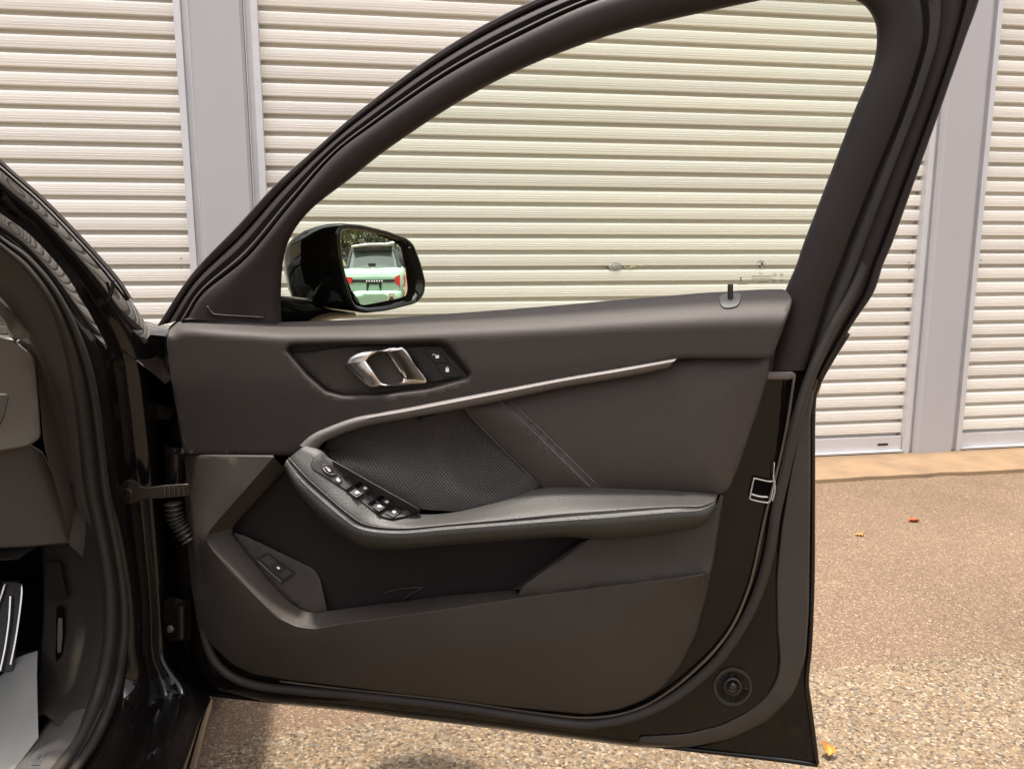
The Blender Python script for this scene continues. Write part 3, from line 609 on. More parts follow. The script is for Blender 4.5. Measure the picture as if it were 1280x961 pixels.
# glass
gi = [(340, 420), (343, 372), (350, 308), (378, 262), (436, 214), (486, 175), (577, 115), (662, 72), (766, 34), (880, 6), (990, -16), (1046, -19), (1084, -4), (1102, 18), (1106, 48), (1098, 88), (1075, 145), (1044, 226), (1014, 304), (1000, 345), (985, 392), (900, 400), (700, 408)]
panel('window_glass', gi, -.034, glass, door, r=8, step=40, skirt=())
em = mat('etched_print', (0.05, 0.05, 0.045), 0.7); mb = MB()
def quad(pts, w_=-.0325): mb.add(D(np.array([q_[0] for q_ in pts], float), np.array([q_[1] for q_ in pts], float), w_), [tuple(range(len(pts)))])
def ringq(cx, cy, r0, r1, a0, a1, n):
    for i in range(n):
        s, e = a0+(a1-a0)*i/n, a0+(a1-a0)*(i+1)/n
        quad([(cx+r0*math.cos(s), cy+r0*math.sin(s)), (cx+r1*math.cos(s), cy+r1*math.sin(s)), (cx+r1*math.cos(e), cy+r1*math.sin(e)), (cx+r0*math.cos(e), cy+r0*math.sin(e))])
ex, ey = 951, 331.5
ringq(ex, ey, 5.7, 6.05, 0, 2*math.pi, 28); ringq(ex, ey, 3.3, 3.55, 0, 2*math.pi, 20)
ringq(ex, ey, 0, 3.4, -math.pi/2, 0, 6); ringq(ex, ey, 0, 3.4, math.pi/2, math.pi, 6)
for an, sp in ((-2.2, .22), (-1.57, .2), (-.94, .22)): ringq(ex, ey, 4.0, 5.2, an-sp, an+sp, 3)
mb.build('etched_roundel', em, door, label='small round quartered maker roundel printed on the window glass')
em2 = mat('etched_small_print', (0.16, 0.15, 0.12), 0.8); mb = MB()
for y0, x0, x1 in ((345.6, 940, 965), (348.6, 939.5, 966), (352.4, 948, 957), (342, 948, 953)):
    x = x0
    while x < x1:
        l = random.uniform(.7, 2.0); quad([(x, y0-.55), (x+l, y0-.6), (x+l, y0+.6), (x, y0+.55)]); x += l+random.uniform(.35, .8)
for (x, y) in ((968.5, 343.6), (977, 343.6), (967.5, 351), (977, 350.8)):
    ringq(x, y, 1.7, 2.2, 0, 2*math.pi, 10); quad([(x-1.1, y-.4), (x+1.1, y-.4), (x+1.1, y+.4), (x-1.1, y+.4)])
for pts in ([(924.3, 346.6), (927.9, 346.6), (926.1, 349.6)], [(926.1, 348.2), (928, 351), (924.2, 351)], [(922.5, 355.2), (935.5, 355), (935.5, 355.7), (922.5, 355.9)], [(925, 352.9), (927.5, 352.9), (927.5, 353.5), (925, 353.5)]): quad(pts)
mb.build('etched_glass_code', em2, door, label='faint grey approval code printed on the lower window corner')
# door card -------------------------------------------------------------------------------------------------------
belt = [(213, 408), (224, 402), (240, 401), (352, 405), (377, 404.4), (486, 400.5), (520, 397.4), (618, 390.5), (715, 382.7), (760, 378.4), (818, 373.6), (877, 368.7), (955, 364), (981, 363.5)]
strip_top = [(375, 557), (388, 545), (405.6, 536), (448, 521), (504, 511), (570, 498), (629, 486.6), (701, 473), (780, 459.5), (846, 448)]
strip_bot = [(396, 565), (400, 557.5), (411, 549.5), (452, 534), (508, 523), (575, 511), (634, 499), (705, 484), (782, 471), (835, 460)]
up_out = [(212, 415, 5), (226, 402, 8)] + [(x, y, 10) for x, y in belt[2:-1]] + [(981, 364, 5), (989, 374, 5), (986, 386, 8), (975, 415, 8), (963, 446, 5), (850, 446), (790, 460), (701, 476), (629, 490), (570, 502), (504, 515), (448, 526), (410, 541), (386, 553), (366, 567, 5), (346, 567), (232, 566, 3), (226, 530), (216, 470), (211, 430)]
bez_out = [(355, 438, 4), (361, 429, 4), (434, 426.5), (551, 424.5, 6), (562, 429, 6), (591, 466, 5), (587, 475, 5), (538, 489), (473, 497), (429, 498), (406, 492), (382, 471)]
def w_up(x, y):
    d = dist(np.stack([x, y], 1), belt); Lx = 15+29*np.clip((x-213)/760, 0, 1); t = np.clip(d/Lx, 0, 1)
    return -.012+.062*np.sin(t*math.pi/2)**.9-.010*ss(60, 190, d)-.012*ss(262, 212, x)
bezel_hole = [(x, y) for x, y, *_ in bez_out]
panel('upper_trim', up_out, w_up, soft, door, holes=[bez_out], r=8, step=5, seg=4, hskirt=((1.2, -.001), (3, -.006), (4.5, -.014), (5, -.04)), skirt=((1.2, -.0015), (2.2, -.006), (2.5, -.02)), ang=180)
panel('handle_recess', [(x, y) for x, y, *_ in bez_out], lambda x, y: .021+0*x, soft, door, r=5, skirt=((1, -.003),))
rec = [(365, 443, 3), (434, 434), (550, 432, 5), (557, 435, 5), (585, 469, 4), (581, 475, 4), (536, 483), (473, 491), (430, 492), (411, 486), (390, 468)]
panel('recess_plate', rec, lambda x, y: .0295-.006*ss(400, 470, x), hard, door, r=4, step=8, skirt=((.8, -.001), (1.4, -.004), (1.5, -.012)))
# pull handle: satin frame round a dark cup
ho = [(430.5, 455), (438, 444.5), (451, 438), (476, 434.6), (504, 434), (520, 456), (535, 478), (510, 482), (487.5, 485), (474, 484.5), (460, 484), (445, 470)]
hi_ = [(458.7, 451), (464, 444.5), (472, 440.5), (478, 440.5), (483, 441.5), (493, 457), (503, 472), (498, 477.5), (490, 480), (484, 480.4), (477, 477.5), (468, 465)]
def closed(r_): return r_+[r_[0]]
hs_ = lambda t, w_: closed([(a[0]+(b[0]-a[0])*t, a[1]+(b[1]-a[1])*t, (w_[i] if hasattr(w_, '__len__') else w_)) for i, (a, b) in enumerate(zip(ho, hi_))])
wb = [.052, .050, .047, .044, .040, .038, .036, .038, .042, .046, .050, .054]
hnd = loft('door_pull', [hs_(0, .022), hs_(0, [q_-.012 for q_ in wb]), hs_(.06, [q_-.003 for q_ in wb]), hs_(.35, wb), hs_(.75, [q_+.003 for q_ in wb]), hs_(.93, [q_+.001 for q_ in wb]), hs_(1.0, [q_-.004 for q_ in wb]), hs_(1.02, .03), hs_(1.05, .018)], chrome, door, n=4, ang=50)
panel('pull_cup', [(x, y) for x, y in hi_], .019, dark, hnd, r=3, step=6, skirt=((2, 0),))
loft('pull_facet', [[(481, 441, .036), (493, 457, .034), (504, 473, .034)], [(486, 440.5, .043), (498, 456, .041), (508, 474, .041)], [(494, 438, .047), (506, 455, .046), (518, 474.5, .046)], [(503, 436.5, .0455), (518, 456, .0445), (531, 476, .0445)]], mat('dark_chrome', (0.16, 0.145, 0.13), 0.3, metal=1.0), hnd, n=4)
lockp = panel('lock_switch', [(506.5, 433.8), (548, 433.4), (553, 436), (583.5, 469), (581, 473), (556, 474), (537, 478)], .034, switchm, door, r=2, step=8, skirt=((.8, -.001), (1.3, -.006)))
for pts in ([(529, 436.5), (547, 435.6), (560.4, 452.8), (543.6, 453.2)], [(544.6, 454.6), (561.4, 454.2), (576, 470.4), (556, 471.4)]):
    panel('button', pts, .0358, switchm, door, r=1.2, step=6, skirt=((.5, -.0008), (.8, -.003)))
mb = MB(); kw = .0372
def ring(cx, cy, r0, r1, a0, a1, n=10, sq=1, w_=kw):
    for i in range(n):
        s, e = a0+(a1-a0)*i/n, a0+(a1-a0)*(i+1)/n
        quad([(cx+r0*math.cos(s), cy+sq*r0*math.sin(s)), (cx+r1*math.cos(s), cy+sq*r1*math.sin(s)), (cx+r1*math.cos(e), cy+sq*r1*math.sin(e)), (cx+r0*math.cos(e), cy+sq*r0*math.sin(e))], w_)
quad([(544.2, 444), (548.6, 443.8), (549, 447.6), (544.6, 447.8)], kw); ring(542.3, 444.2, 1.2, 1.9, math.pi, 2*math.pi, 6)
quad([(557, 460.6), (561, 460.4), (561.3, 464.8), (557.3, 465)], kw); ring(559, 460.4, 1.1, 1.8, math.pi, 2*math.pi, 6)
mb.build('lock_icons', icon, door)
# satin accent strip
def sr(t, w_): return [(a[0]+(b[0]-a[0])*t, a[1]+(b[1]-a[1])*t, w_) for a, b in zip(strip_top, strip_bot)]
loft('accent_strip', [sr(-.02, .03), sr(-.02, .047), sr(.08, .054), sr(.3, .058), sr(.6, .057), sr(.88, .053), sr(1.0, .047), sr(1.02, .02)], satin, door, n=8, ends=True, ang=60)
# speaker grille
g_top = [(402, 566), (412, 551), (452, 536), (508, 525), (578, 512)]
g_low = [(402, 567), (438, 587), (488, 614.5), (527, 634), (570, 638), (619, 631), (655, 617)]
def w_gr(x, y):
    q = np.stack([x, y], 1); a = dist(q, g_top); b = dist(q, g_low); t = a/(a+b+.5); return .012+.036*ss(.3, 1.0, t)*ss(700, 540, x)+.016*ss(560, 660, x)-.004*ss(1.06, .94, np.hypot((x-606)/60, (y-566)/56))
panel('speaker_grille', [(404, 563), (412, 548), (452, 533), (508, 522), (575, 509), (584, 514, 3), (676, 608, 3), (655, 617), (619, 631), (570, 639), (527, 636), (488, 617), (438, 590)], w_gr, grm, door, r=4, step=8, uvs=True, skirt=((1, -.004),))
tube('grille_edge', [(580, 512), (610, 543), (645, 578), (676, 608)], np.interp(np.arange(16), [0, 15], [.024, .032]), .0016, blackp, door)
# leatherette insert with a stitched seam
seam = [(622, 494), (660, 527), (700, 566), (744, 609)]
ins = [(577, 508), (634, 496), (705, 481), (782, 467), (848, 449), (870, 447.5), (961, 448, 5), (958, 470), (945, 512), (925, 572), (909, 612, 8), (896, 618), (830, 616), (735, 614), (678, 612), (630, 563)]
def w_ins(x, y):
    q = np.stack([x, y], 1); d = dist(q, ins, True); s = dist(q, seam)
    return .022+.014*(1-np.exp(-d/22))-.005*np.exp(-(s/2.4)**2)+.005*(1-ss(-2, 7, (x-622)*.686-(y-494)*.728))
panel('leather_insert', ins, w_ins, leather, door, r=6, step=6, seg=5, skirt=((1.2, -.002), (2.2, -.008), (2.4, -.02)))
def stitches(name, pts, wfun, parent, pitch=3.1, l=2.1, rad=.0006, off=.0006):
    q = dens(cr(np.array(pts, float), 8), pitch, False); mb = MB()
    for i in range(len(q)-1):
        a = q[i]; d = (q[i+1]-q[i]); d /= max(np.linalg.norm(d), 1e-6); P2 = np.array([a, a+d*l*.5, a+d*l])
        ww = wfun(P2[:, 0], P2[:, 1])+np.array([0, off, 0]); P3 = D(P2[:, 0], P2[:, 1], ww); tubemesh(P3, [rad*.8, rad, rad*.8], 5, mb)
    return mb.build(name, thread, parent, ang=180, kind='stuff')
for dx in (-4.2, 4.0):
    stitches('stitching', [(x+dx*.72, y-dx*.66) for x, y in seam[0:1]]+[(x+dx*.72, y-dx*.66) for x, y in seam[1:3]]+[(741+dx*.72, 606-dx*.66)], lambda x, y: w_ins(x, y)+.0006, door)
# armrest
ab = [(380, 557), (403, 565), (424, 590), (452, 612), (485, 634), (522, 643), (570, 640), (632, 625), (684, 609), (760, 610), (830, 613), (880, 616), (897, 618)]
as_ = [(359, 574), (379, 598), (405, 621), (432, 644), (456, 658), (500, 662), (560, 657), (639, 651), (700, 646), (760, 641), (837, 635), (874, 634), (893, 627)]
al = [(355, 582), (368, 608), (390, 634), (420, 658), (449, 675), (500, 680), (562, 675), (640, 669), (705, 665), (765, 664), (838, 656), (880, 648), (896, 634)]
at = [(358, 592), (378, 622), (404, 651), (432, 672), (458, 684), (500, 686), (562, 681), (640, 675), (705, 671), (765, 674), (838, 666), (878, 657), (894, 640)]
nb = len(ab)
wbk = np.interp(np.arange(nb), [0, 4, 7, 8, 12], [.060, .062, .050, .030, .028]); wsm = np.interp(np.arange(nb), [0, 1, 3, 10, 11, 12], [.066, .082, .094, .090, .074, .046])
def ar(a, wa, b, wb_, t, dw=0, dy=0): return [(p[0]+(q[0]-p[0])*t, p[1]+(q[1]-p[1])*t+dy, u+(v-u)*t+dw) for p, q, u, v in zip(a, b, wa, wb_)]
wl = wsm+.003; wt = wsm-.016
loft('armrest', [ar(ab, wbk, as_, wsm, -.06, -.02), ar(ab, wbk, as_, wsm, 0), ar(ab, wbk, as_, wsm, .3, .002), ar(ab, wbk, as_, wsm, .6, .005), ar(ab, wbk, as_, wsm, .8, .0062), ar(ab, wbk, as_, wsm, .9, .005), ar(ab, wbk, as_, wsm, .955, .0035), ar(ab, wbk, as_, wsm, 1.0, -.0012),
     ar(as_, wsm, al, wl, .10, .004), ar(as_, wsm, al, wl, .3, .007), ar(as_, wsm, al, wl, .7, .006), ar(as_, wsm, al, wl, 1), ar(al, wl, at, wt, .6, .001), ar(al, wl, at, wt, 1, -.004), ar(al, wl, at, wt, .9, -.035), ar(al, wl, at, wt, .5, -.09)], armm, door, n=8, ang=180, ends=True)
def curve_w(a, wa):
    P = cr(np.array([(x, y, u) for (x, y), u in zip(a, wa)]), 8)
    def f(x, y):
        o_ = []
        for xx, yy in zip(np.atleast_1d(x), np.atleast_1d(y)): o_.append(P[np.argmin((P[:, 0]-xx)**2+(P[:, 1]-yy)**2), 2])
        return np.array(o_)
    return f
st1 = ar(ab, wbk, as_, wsm, .90, .0055); st2 = ar(as_, wsm, al, wl, .24, .0068)
stitches('stitching', [p_[:2] for p_ in st1], curve_w([p_[:2] for p_ in st1], [p_[2] for p_ in st1]), door, off=.0012)
stitches('stitching', [p_[:2] for p_ in st2], curve_w([p_[:2] for p_ in st2], [p_[2] for p_ in st2]), door, off=.0012)
# switch pack on the armrest nose
Lb = dens(np.array([p_ for p_ in ab[:7]], float), 3, False); La = dens(np.array([p_ for p_ in as_[:7]], float), 3, False)
def w_sw(x, y):
    q = np.stack([np.atleast_1d(x).astype(float), np.atleast_1d(y).astype(float)], 1); a = dist(q, Lb); b = dist(q, La); t = a/(a+b+1e-6)
    wb_ = np.interp(q[:, 0], [371, 478, 560], [.060, .062, .055]); ws_ = np.interp(q[:, 0], [355, 375, 430, 600], [.066, .082, .094, .092])
    return wb_+(ws_-wb_)*t+.006*np.sin(np.clip(t, 0, 1)*math.pi/2)+.0015
pack = [(400, 567), (391, 575, 5), (389, 584, 5), (430, 610), (476, 644.5), (490, 648, 4), (522.5, 641.5, 2), (525, 638), (519, 634), (460, 601)]
panel('switch_pack', pack, lambda x, y: w_sw(x, y), switchm, door, r=4, step=6, skirt=((.8, -.0012), (1.2, -.008)))
o_ = lambda k_: (lambda x, y: w_sw(x, y)+k_)
def dsw(x, y, w_): return D(x, y, w_sw(np.ravel(x), np.ravel(y))+w_)
disc('mirror_adjuster', 411.5, 587, [(10.6, .0005), (10.2, .0025), (8.8, .0028), (8.2, .001), (6.6, .001), (6.2, .004), (4.4, .0055), (1, .006)], blackp, door, n=24, sq=.55, rot=.52, proj=dsw)
mb = MB()
def quadS(pts, w_): mb.add(dsw(np.array([q_[0] for q_ in pts], float), np.array([q_[1] for q_ in pts], float), w_), [tuple(range(len(pts)))])
for t in np.linspace(.5, 2.6, 9):
    a = .52; f_ = lambda rr, tt: (411.5+rr*math.cos(tt)*math.cos(a)-rr*.55*math.sin(tt)*math.sin(a), 587+rr*math.cos(tt)*math.sin(a)+rr*.55*math.sin(tt)*math.cos(a))
    quadS([f_(7.3, t), f_(8.3, t), f_(8.3, t+.24), f_(7.3, t+.24)], .0036)
quadS([(408.6, 586.6), (411, 585), (413.8, 588.6), (411.6, 589.6)], .0066); quadS([(406, 583.6), (408.5, 582.8), (409, 584), (406.6, 584.8)], .0046)
mb.build('adjuster_print', mat('dim_icon', (0.33, 0.29, 0.27), 0.5), door)
for (x, y) in ((423, 600.5), (433, 595.5)):
    panel('small_button', [(x-4.6, y-1.2), (x+.2, y-4.2), (x+4.8, y+.6), (x+.4, y+3.8)], o_(.002), blackp, door, r=1, step=5, skirt=((.4, -.0008), (.8, -.003)))
mb = MB(); quadS([(421, 600), (424, 598.2), (425.6, 600.4), (423, 602)], .0035); mb.build('small_button_icon', mat('dim_icon2', (0.42, 0.36, 0.34), 0.5), door)
ax, ay = np.array([.83, .56]), np.array([.83, -.52])          # photo directions along / across the pack
def rocker(x, y, la=12, lb=7.5):
    c_ = np.array([x, y], float); e = lambda a, b: tuple(c_+ax*a+ay*b)
    panel('rocker_well', [e(-la, -lb), e(la*.75, -lb), e(la*.75, lb), e(-la, lb)], o_(.0006), dark, door, r=1, step=6, skirt=())
    # rising key: low at its front, high at the grip end
    R_ = []
    for a, h in ((-la*.45, .0008), (-la*.15, .0035), (la*.3, .0068), (la*.55, .0075), (la*.68, .006), (la*.72, .0006)):
        R_.append([(*e(a, b), h) for b in (-lb*.92, -lb*.85, 0, lb*.85, lb*.92)])
    rows = [dsw(np.array([q_[0] for q_ in r_]), np.array([q_[1] for q_ in r_]), np.array([q_[2] for q_ in r_])) for r_ in R_]
    grid3('window_switch', rows, switchm, door, ang=50)
mb_i = MB()
ICN = []
for (x, y) in ((456, 610), (446, 615.3), (483, 627), (474, 632.6)):
    rocker(x-1.5, y+.4, 11, 5.2); ICN.append((x+.5, y))
panel('rear_lock_button', [(481, 641), (493, 633.6), (503, 638.4), (491, 646.4)], o_(.003), switchm, door, r=1.2, step=5, skirt=((.5, -.001), (.8, -.004)))
ICN.append((492.5, 639.4))
mb = MB()
for (x, y) in ICN:
    h = .0075 if y < 636 else .0045
    e = lambda a, b: (x+ax[0]*a+ay[0]*b, y+ax[1]*a+ay[1]*b)
    quadS([e(-2.0, -1.6), e(1.6, -2.0), e(1.8, 1.4), e(.4, 2.0), e(-1.8, 1.6)], h+.0014)
mb.build('window_icons', icon, door)
# lower card and map pocket
ridge = [(342, 572), (300, 619), (262, 662), (257, 672), (262, 683), (288, 713), (317, 745), (346, 771), (370, 783), (393, 786), (434, 779), (560, 762), (651, 748), (757, 734), (878, 719)]
lipr = [(357, 586), (322, 624), (294, 655), (291, 664), (294, 672), (317, 701), (346, 736), (370, 757), (389, 765), (410, 763), (450, 758), (560, 744), (645, 737), (650, 735.5), (652, 735)]
low_out = [(233, 570, 2), (342, 571, 2)]+ridge[1:]+[(889, 716, 3), (889, 700, 2), (881, 742), (867, 793), (847, 833), (822, 861), (797, 875), (773, 884), (734, 890), (639, 881), (560, 871), (434, 856), (361, 847), (317, 840), (293, 829), (268, 806), (252, 782), (244, 751), (240, 693), (236, 620)]
lo_b = low_out[len(ridge)+1:]
bnd = np.array([p_[:2] for p_ in lo_b]+[(233, 570)], float); rdg = np.array(ridge[1:], float)
def w_low(x, y):
    q = np.stack([x, y], 1); a = dist(q, bnd); b = dist(q, rdg); t = a/(a+b+.5)
    return .022+.048*np.sin(np.clip(t, 0, 1)*math.pi/2)**.8-.020*ss(640, 572, y)*ss(360, 300, x)*ss(230, 345, x)*0
panel('lower_trim', low_out, w_low, hard, door, r=7, step=9, seg=6, skirt=((1.2, -.0015), (2.2, -.006), (2.4, -.022)))
NR = len(ridge); wr = np.interp(np.arange(NR), [0, 2, 6, NR-1], [.058, .066, .070, .062])
def rr_(t, w_, dy=0): return [(a[0]+(b[0]-a[0])*t, a[1]+(b[1]-a[1])*t+dy, q_+w_) for a, b, q_ in zip(ridge, lipr, wr)]
ridge2 = ridge[:13]; lip2 = lipr[:13]
loft('pocket_ledge', [[(*p_, q_-.003) for p_, q_ in zip(ridge2, wr)], [(*bez(a, b, .06), q_+.0005) for a, b, q_ in zip(ridge2, lip2, wr)], [(*bez(a, b, .5), q_-.018) for a, b, q_ in zip(ridge2, lip2, wr)], [(*bez(a, b, .93), q_-.034) for a, b, q_ in zip(ridge2, lip2, wr)], [(*bez(a, b, 1), q_-.038) for a, b, q_ in zip(ridge2, lip2, wr)], [(*bez(a, b, 1.0), q_-.05) for a, b, q_ in zip(ridge2, lip2, wr)], [(*bez(a, b, .8), .0) for a, b, q_ in zip(ridge2, lip2, wr)]],
     hard, door, n=8, ang=50)
panel('pocket_back', [(285, 660), (357, 577), (400, 590), (480, 660), (760, 650), (690, 770), (400, 800), (300, 720)], .0, mat('pocket_shade', (0.013, 0.0105, 0.0095), 0.75, spec=0.2, bump=0.3, bscale=700), door, r=4, step=20, skirt=())  # back wall coloured darker to carry the shade of the cavity
panel('rear_trim_cheek', [(648, 746), (655, 733, 3), (736, 675, 4), (765, 670), (838, 661), (878, 651), (893, 636), (903, 618, 4), (897, 652), (889, 704), (885, 719), (757, 735)], lambda x, y: .060-.026*ss(840, 905, x)-.010*ss(735, 690, y), hard, door, r=4, step=9, skirt=((1.2, -.001), (2.2, -.006), (2.4, -.03)))
loft('pocket_end_wall', [[(652, 736, .058), (690, 708, .054), (734, 677, .05)], [(646, 737, .052), (684, 708, .049), (728, 677, .046)], [(638, 738, .0), (676, 708, .0), (718, 677, .0)]], hard, door, n=5)
tube('bottle_holder_rib', [(478, 741), (500, 736), (527, 734), (516, 741), (503, 750)], .003, .0016, hard, door)
tg = [(292, 667, 2), (306, 671), (392, 712, 5), (399, 724, 5), (408, 765), (389, 768), (346, 739), (317, 704)]
def w_tg(x, y):
    q = np.stack([x, y], 1); a = dist(q, np.array([(292, 669), (317, 701), (346, 736), (370, 757), (389, 765)], float)); return np.maximum(.026-.0004*a, .006)
panel('pocket_switch_panel', tg, w_tg, hard, door, r=3, step=7, skirt=((1.2, -.001), (2.2, -.006), (2.4, -.04)))
panel('tailgate_switch_frame', [(321, 699.5), (334, 691.5), (369, 716), (353, 728)], lambda x, y: w_tg(x, y)+.003, switchm, door, r=1.5, step=6, skirt=((.6, -.001), (.9, -.004)))
panel('tailgate_switch', [(326, 699.5), (335, 693.5), (365.5, 715.5), (354, 723.5)], lambda x, y: w_tg(x, y)+.0045, blackp, door, r=1.2, step=6, skirt=((.5, -.002),))
panel('tailgate_button', [(338, 708), (346, 702.6), (357, 710), (349, 716)], lambda x, y: w_tg(x, y)+.008, switchm, door, r=1, step=5, skirt=((.6, -.004),))
mb = MB(); P_ = [(345.6, 708.4), (348.4, 707.8), (350, 710.6), (347.6, 711.4)]
mb.add(D(np.array([a for a, b in P_]), np.array([b for a, b in P_]), w_tg(np.array([a for a, b in P_]), np.array([b for a, b in P_]))+.0092), [(0, 1, 2, 3)]); mb.build('tailgate_icon', icon, door)
tube('tailgate_switch_edge', [(321.5, 700), (331, 709), (342, 719), (352, 727)], w_tg(*np.array([(321.5+30.5*k/15, 700+27*k/15) for k in range(16)]).T)+.004, .0011, satin, door)
# lock pin and latch
pin = panel('lock_pin_bezel', [(899.5, 371.5), (904, 368.5), (920, 367), (926.5, 368.5), (925.5, 375), (922, 382), (914, 384.5), (905, 384.5), (901, 381)], lambda x, y: w_up(x, y)+.0035, mat('pin_bezel', (0.03, 0.028, 0.026), 0.5), door, r=4, step=5, skirt=((.8, -.001), (1.3, -.004)))
q = np.array([(913, 373.5), (913, 366), (913, 358), (913, 355.4), (913, 354.6)], float); tubemesh(D(q[:, 0], q[:, 1], .008), [.0043, .0042, .0042, .0038, .0015], 14).build('lock_pin', blackp, door, ang=50)
panel('latch_opening', [(941, 597), (962, 601), (960, 625), (937, 619)], .001, dark, door, r=2, step=8, skirt=((.5, -.003),))
q = cr(np.array([(968, 601), (960, 601.5), (944, 598), (942, 600), (938, 619), (939, 624), (958, 628), (963, 625), (966, 612), (969, 601)], float), 5)
tubemesh(D(q[:, 0], q[:, 1], .0055), .0012, 8).build('latch_frame', clearp, door, ang=180)
q = cr(np.array([(939, 617.5), (950, 620.5), (960, 621)], float), 5); tubemesh(D(q[:, 0], q[:, 1], .0055), .0017, 8).build('latch_claw', clearp, door, ang=180)
q = cr(np.array([(968, 578), (967, 596), (969, 612), (966, 626)], float), 5); tubemesh(D(q[:, 0], q[:, 1], .006), [.001]*5+[.0016]*6+[.0022]*5, 8).build('latch_lever', clearp, door, ang=180)
# hinges, check arm, wiring boot
def bracket(name, pts, d0, th, m, parent=None, r=3): return panel(name, pts, d0, m, parent or car, proj=B, r=r, step=12, skirt=((.6, .001), (1, th)))
bracket('upper_hinge', [(206, 558), (236, 562), (236, 604), (208, 604)], 1.40, .05, steel and paintdusty)
q = cr(np.array([(219, 566), (219, 585), (219, 604)], float), 4); tubemesh(B(q[:, 0], q[:, 1], 1.388), .012, 12).build('hinge_pin', paintdusty, car, ang=50)
q = cr(np.array([(186, 500), (188, 520), (187, 545), (190, 562)], float), 4); tubemesh(B(q[:, 0], q[:, 1], 1.43), .004, 8).build('hinge_strap', paintdusty, car)
bracket('hinge_leaf', [(184, 510), (192, 504), (216, 510), (214, 524), (194, 524)], 1.425, .02, paintdusty)
arm = bracket('check_arm', [(150, 606), (158, 600), (170, 602), (173, 608), (186, 610), (206, 607), (236, 605), (236, 619), (204, 622), (178, 623), (172, 627), (160, 630), (149, 627)], 1.335, .012, MATS['dark_steel'])
disc('bolt', 160, 616, [(6, 1.334), (5.6, 1.328), (3, 1.327), (2.4, 1.331), (1, 1.331)], MATS['dark_steel'], arm, n=12, proj=B)
for k in range(5):
    q = np.array([(205+k*6, 609), (206+k*6, 614), (205.5+k*6, 619)], float); tubemesh(B(q[:, 0], q[:, 1], 1.333), .002, 6).build('arm_tooth', MATS['dark_steel'], arm)
q = cr(np.array([(216, 628), (219, 646), (226, 660), (236, 676)], float), 22); n_ = len(q)
tubemesh(B(q[:, 0], q[:, 1], 1.39), .013+.003*np.sin(np.arange(n_)*2*math.pi/7), 14).build('wiring_boot', mat('boot_rubber', (0.016, 0.012, 0.008), 0.55, var=0.3, vscale=30, varcol=(0.05, 0.034, 0.02)), car, ang=180)
bracket('lower_hinge', [(204, 752), (214, 746), (238, 752), (238, 800), (212, 802), (205, 790)], 1.39, .05, paintdusty)
q = cr(np.array([(226, 756), (226, 776), (226, 796)], float), 4); tubemesh(B(q[:, 0], q[:, 1], 1.375), .009, 12).build('hinge_pin', paintdusty, car, ang=50)
disc('bolt', 213, 786, [(5, 1.388), (4.6, 1.382), (2, 1.381)], steel, car, n=6, proj=B)

# door mirror ------------------------------------------------------------------------------------------------------
M0 = D(np.array(470.), np.array(335.), -.11)
MNv = np.array([.752, -.659, .005]); MNv /= np.linalg.norm(MNv)
def Mp(x, y, w_, ):
    r = rays(x, y); w_ = np.broadcast_to(np.asarray(w_, float), r.shape[:-1]); t = ((M0-CAM) @ MNv+w_)/(r @ MNv); return CAM+t[..., None]*r
MR = 1.35
def Mc(x, y, w_):
    P = Mp(x, y, w_); d = P-M0; d2 = (d**2).sum(-1); return P-(d2/(2*MR))[..., None]*MNv
rim = np.array([(421, 290), (424, 281), (431, 279), (455, 281), (486, 288.6), (511, 298), (519, 306), (528, 330), (534, 354), (531.6, 369), (522.5, 379.7), (486, 389), (460, 392), (445, 389), (439, 382), (431.5, 359), (424, 322)], float)
gls = np.array([(423.5, 292), (426, 287.5), (434, 286), (465, 291), (494, 302.5), (502, 309), (508, 338), (511, 362), (509, 370), (500, 373), (456, 381.5), (449, 380), (444.5, 374.5), (434, 348.5), (426, 320)], float)
panel('mirror_glass', [tuple(q_) for q_ in gls], -.010, mirrorm, door, r=4, step=7, proj=Mc, skirt=(), ang=180)
R1 = dens(fil([tuple(q_) for q_ in rim], 5), 5); g1 = R1.mean(0)
P0 = Mp(R1[:, 0], R1[:, 1], 0.0); pc = P0.mean(0); K = len(R1)
upv = np.array([0, 0, 1.]); rings = []
for inset, back, sh_, dz in ((.80, .030, 0, 0), (.86, .012, 0, 0), (.905, .003, 0, 0), (.95, .0, 0, 0), (.985, .002, 0, 0), (1.0, .008, 0, 0), (1.01, .018, 0, 0), (1.005, .035, .004, 0), (.98, .055, .012, -.001), (.93, .076, .024, -.003), (.85, .096, .038, -.007), (.73, .113, .052, -.012), (.56, .126, .064, -.018), (.36, .134, .071, -.023), (.15, .138, .074, -.026), (.01, .139, .075, -.027)):
    rings.append(pc+(P0-pc)*inset-MNv*back-DU*sh_+np.array([0, 0, dz]))
V = np.concatenate(rings); F = [(a*K+i, a*K+(i+1) % K, (a+1)*K+(i+1) % K, (a+1)*K+i) for a in range(len(rings)-1) for i in range(K)]
raw('mirror_housing', V, F, paint, door, ang=180)
loft('mirror_arm', [[(345, 371, -.06), (380, 375, -.11), (415, 379, -.15), (440, 388, -.18)], [(345, 374, -.05), (380, 378, -.095), (415, 383, -.13), (442, 390, -.165)], [(345, 390, -.05), (380, 392, -.09), (415, 390, -.13), (445, 392, -.165)], [(345, 408, -.06), (380, 404, -.10), (415, 396, -.14), (445, 394, -.17)], [(345, 412, -.1), (380, 408, -.14), (415, 400, -.18), (445, 397, -.2)]], paint, door, n=6, ang=60)
tube('mirror_arm_glint', [(348, 371), (380, 374.5), (405, 377.5), (428, 384)], np.interp(np.arange(16), [0, 15], [-.055, -.155]), .0025, satin, door)  # lit upper edge of the arm, drawn as a pale satin line

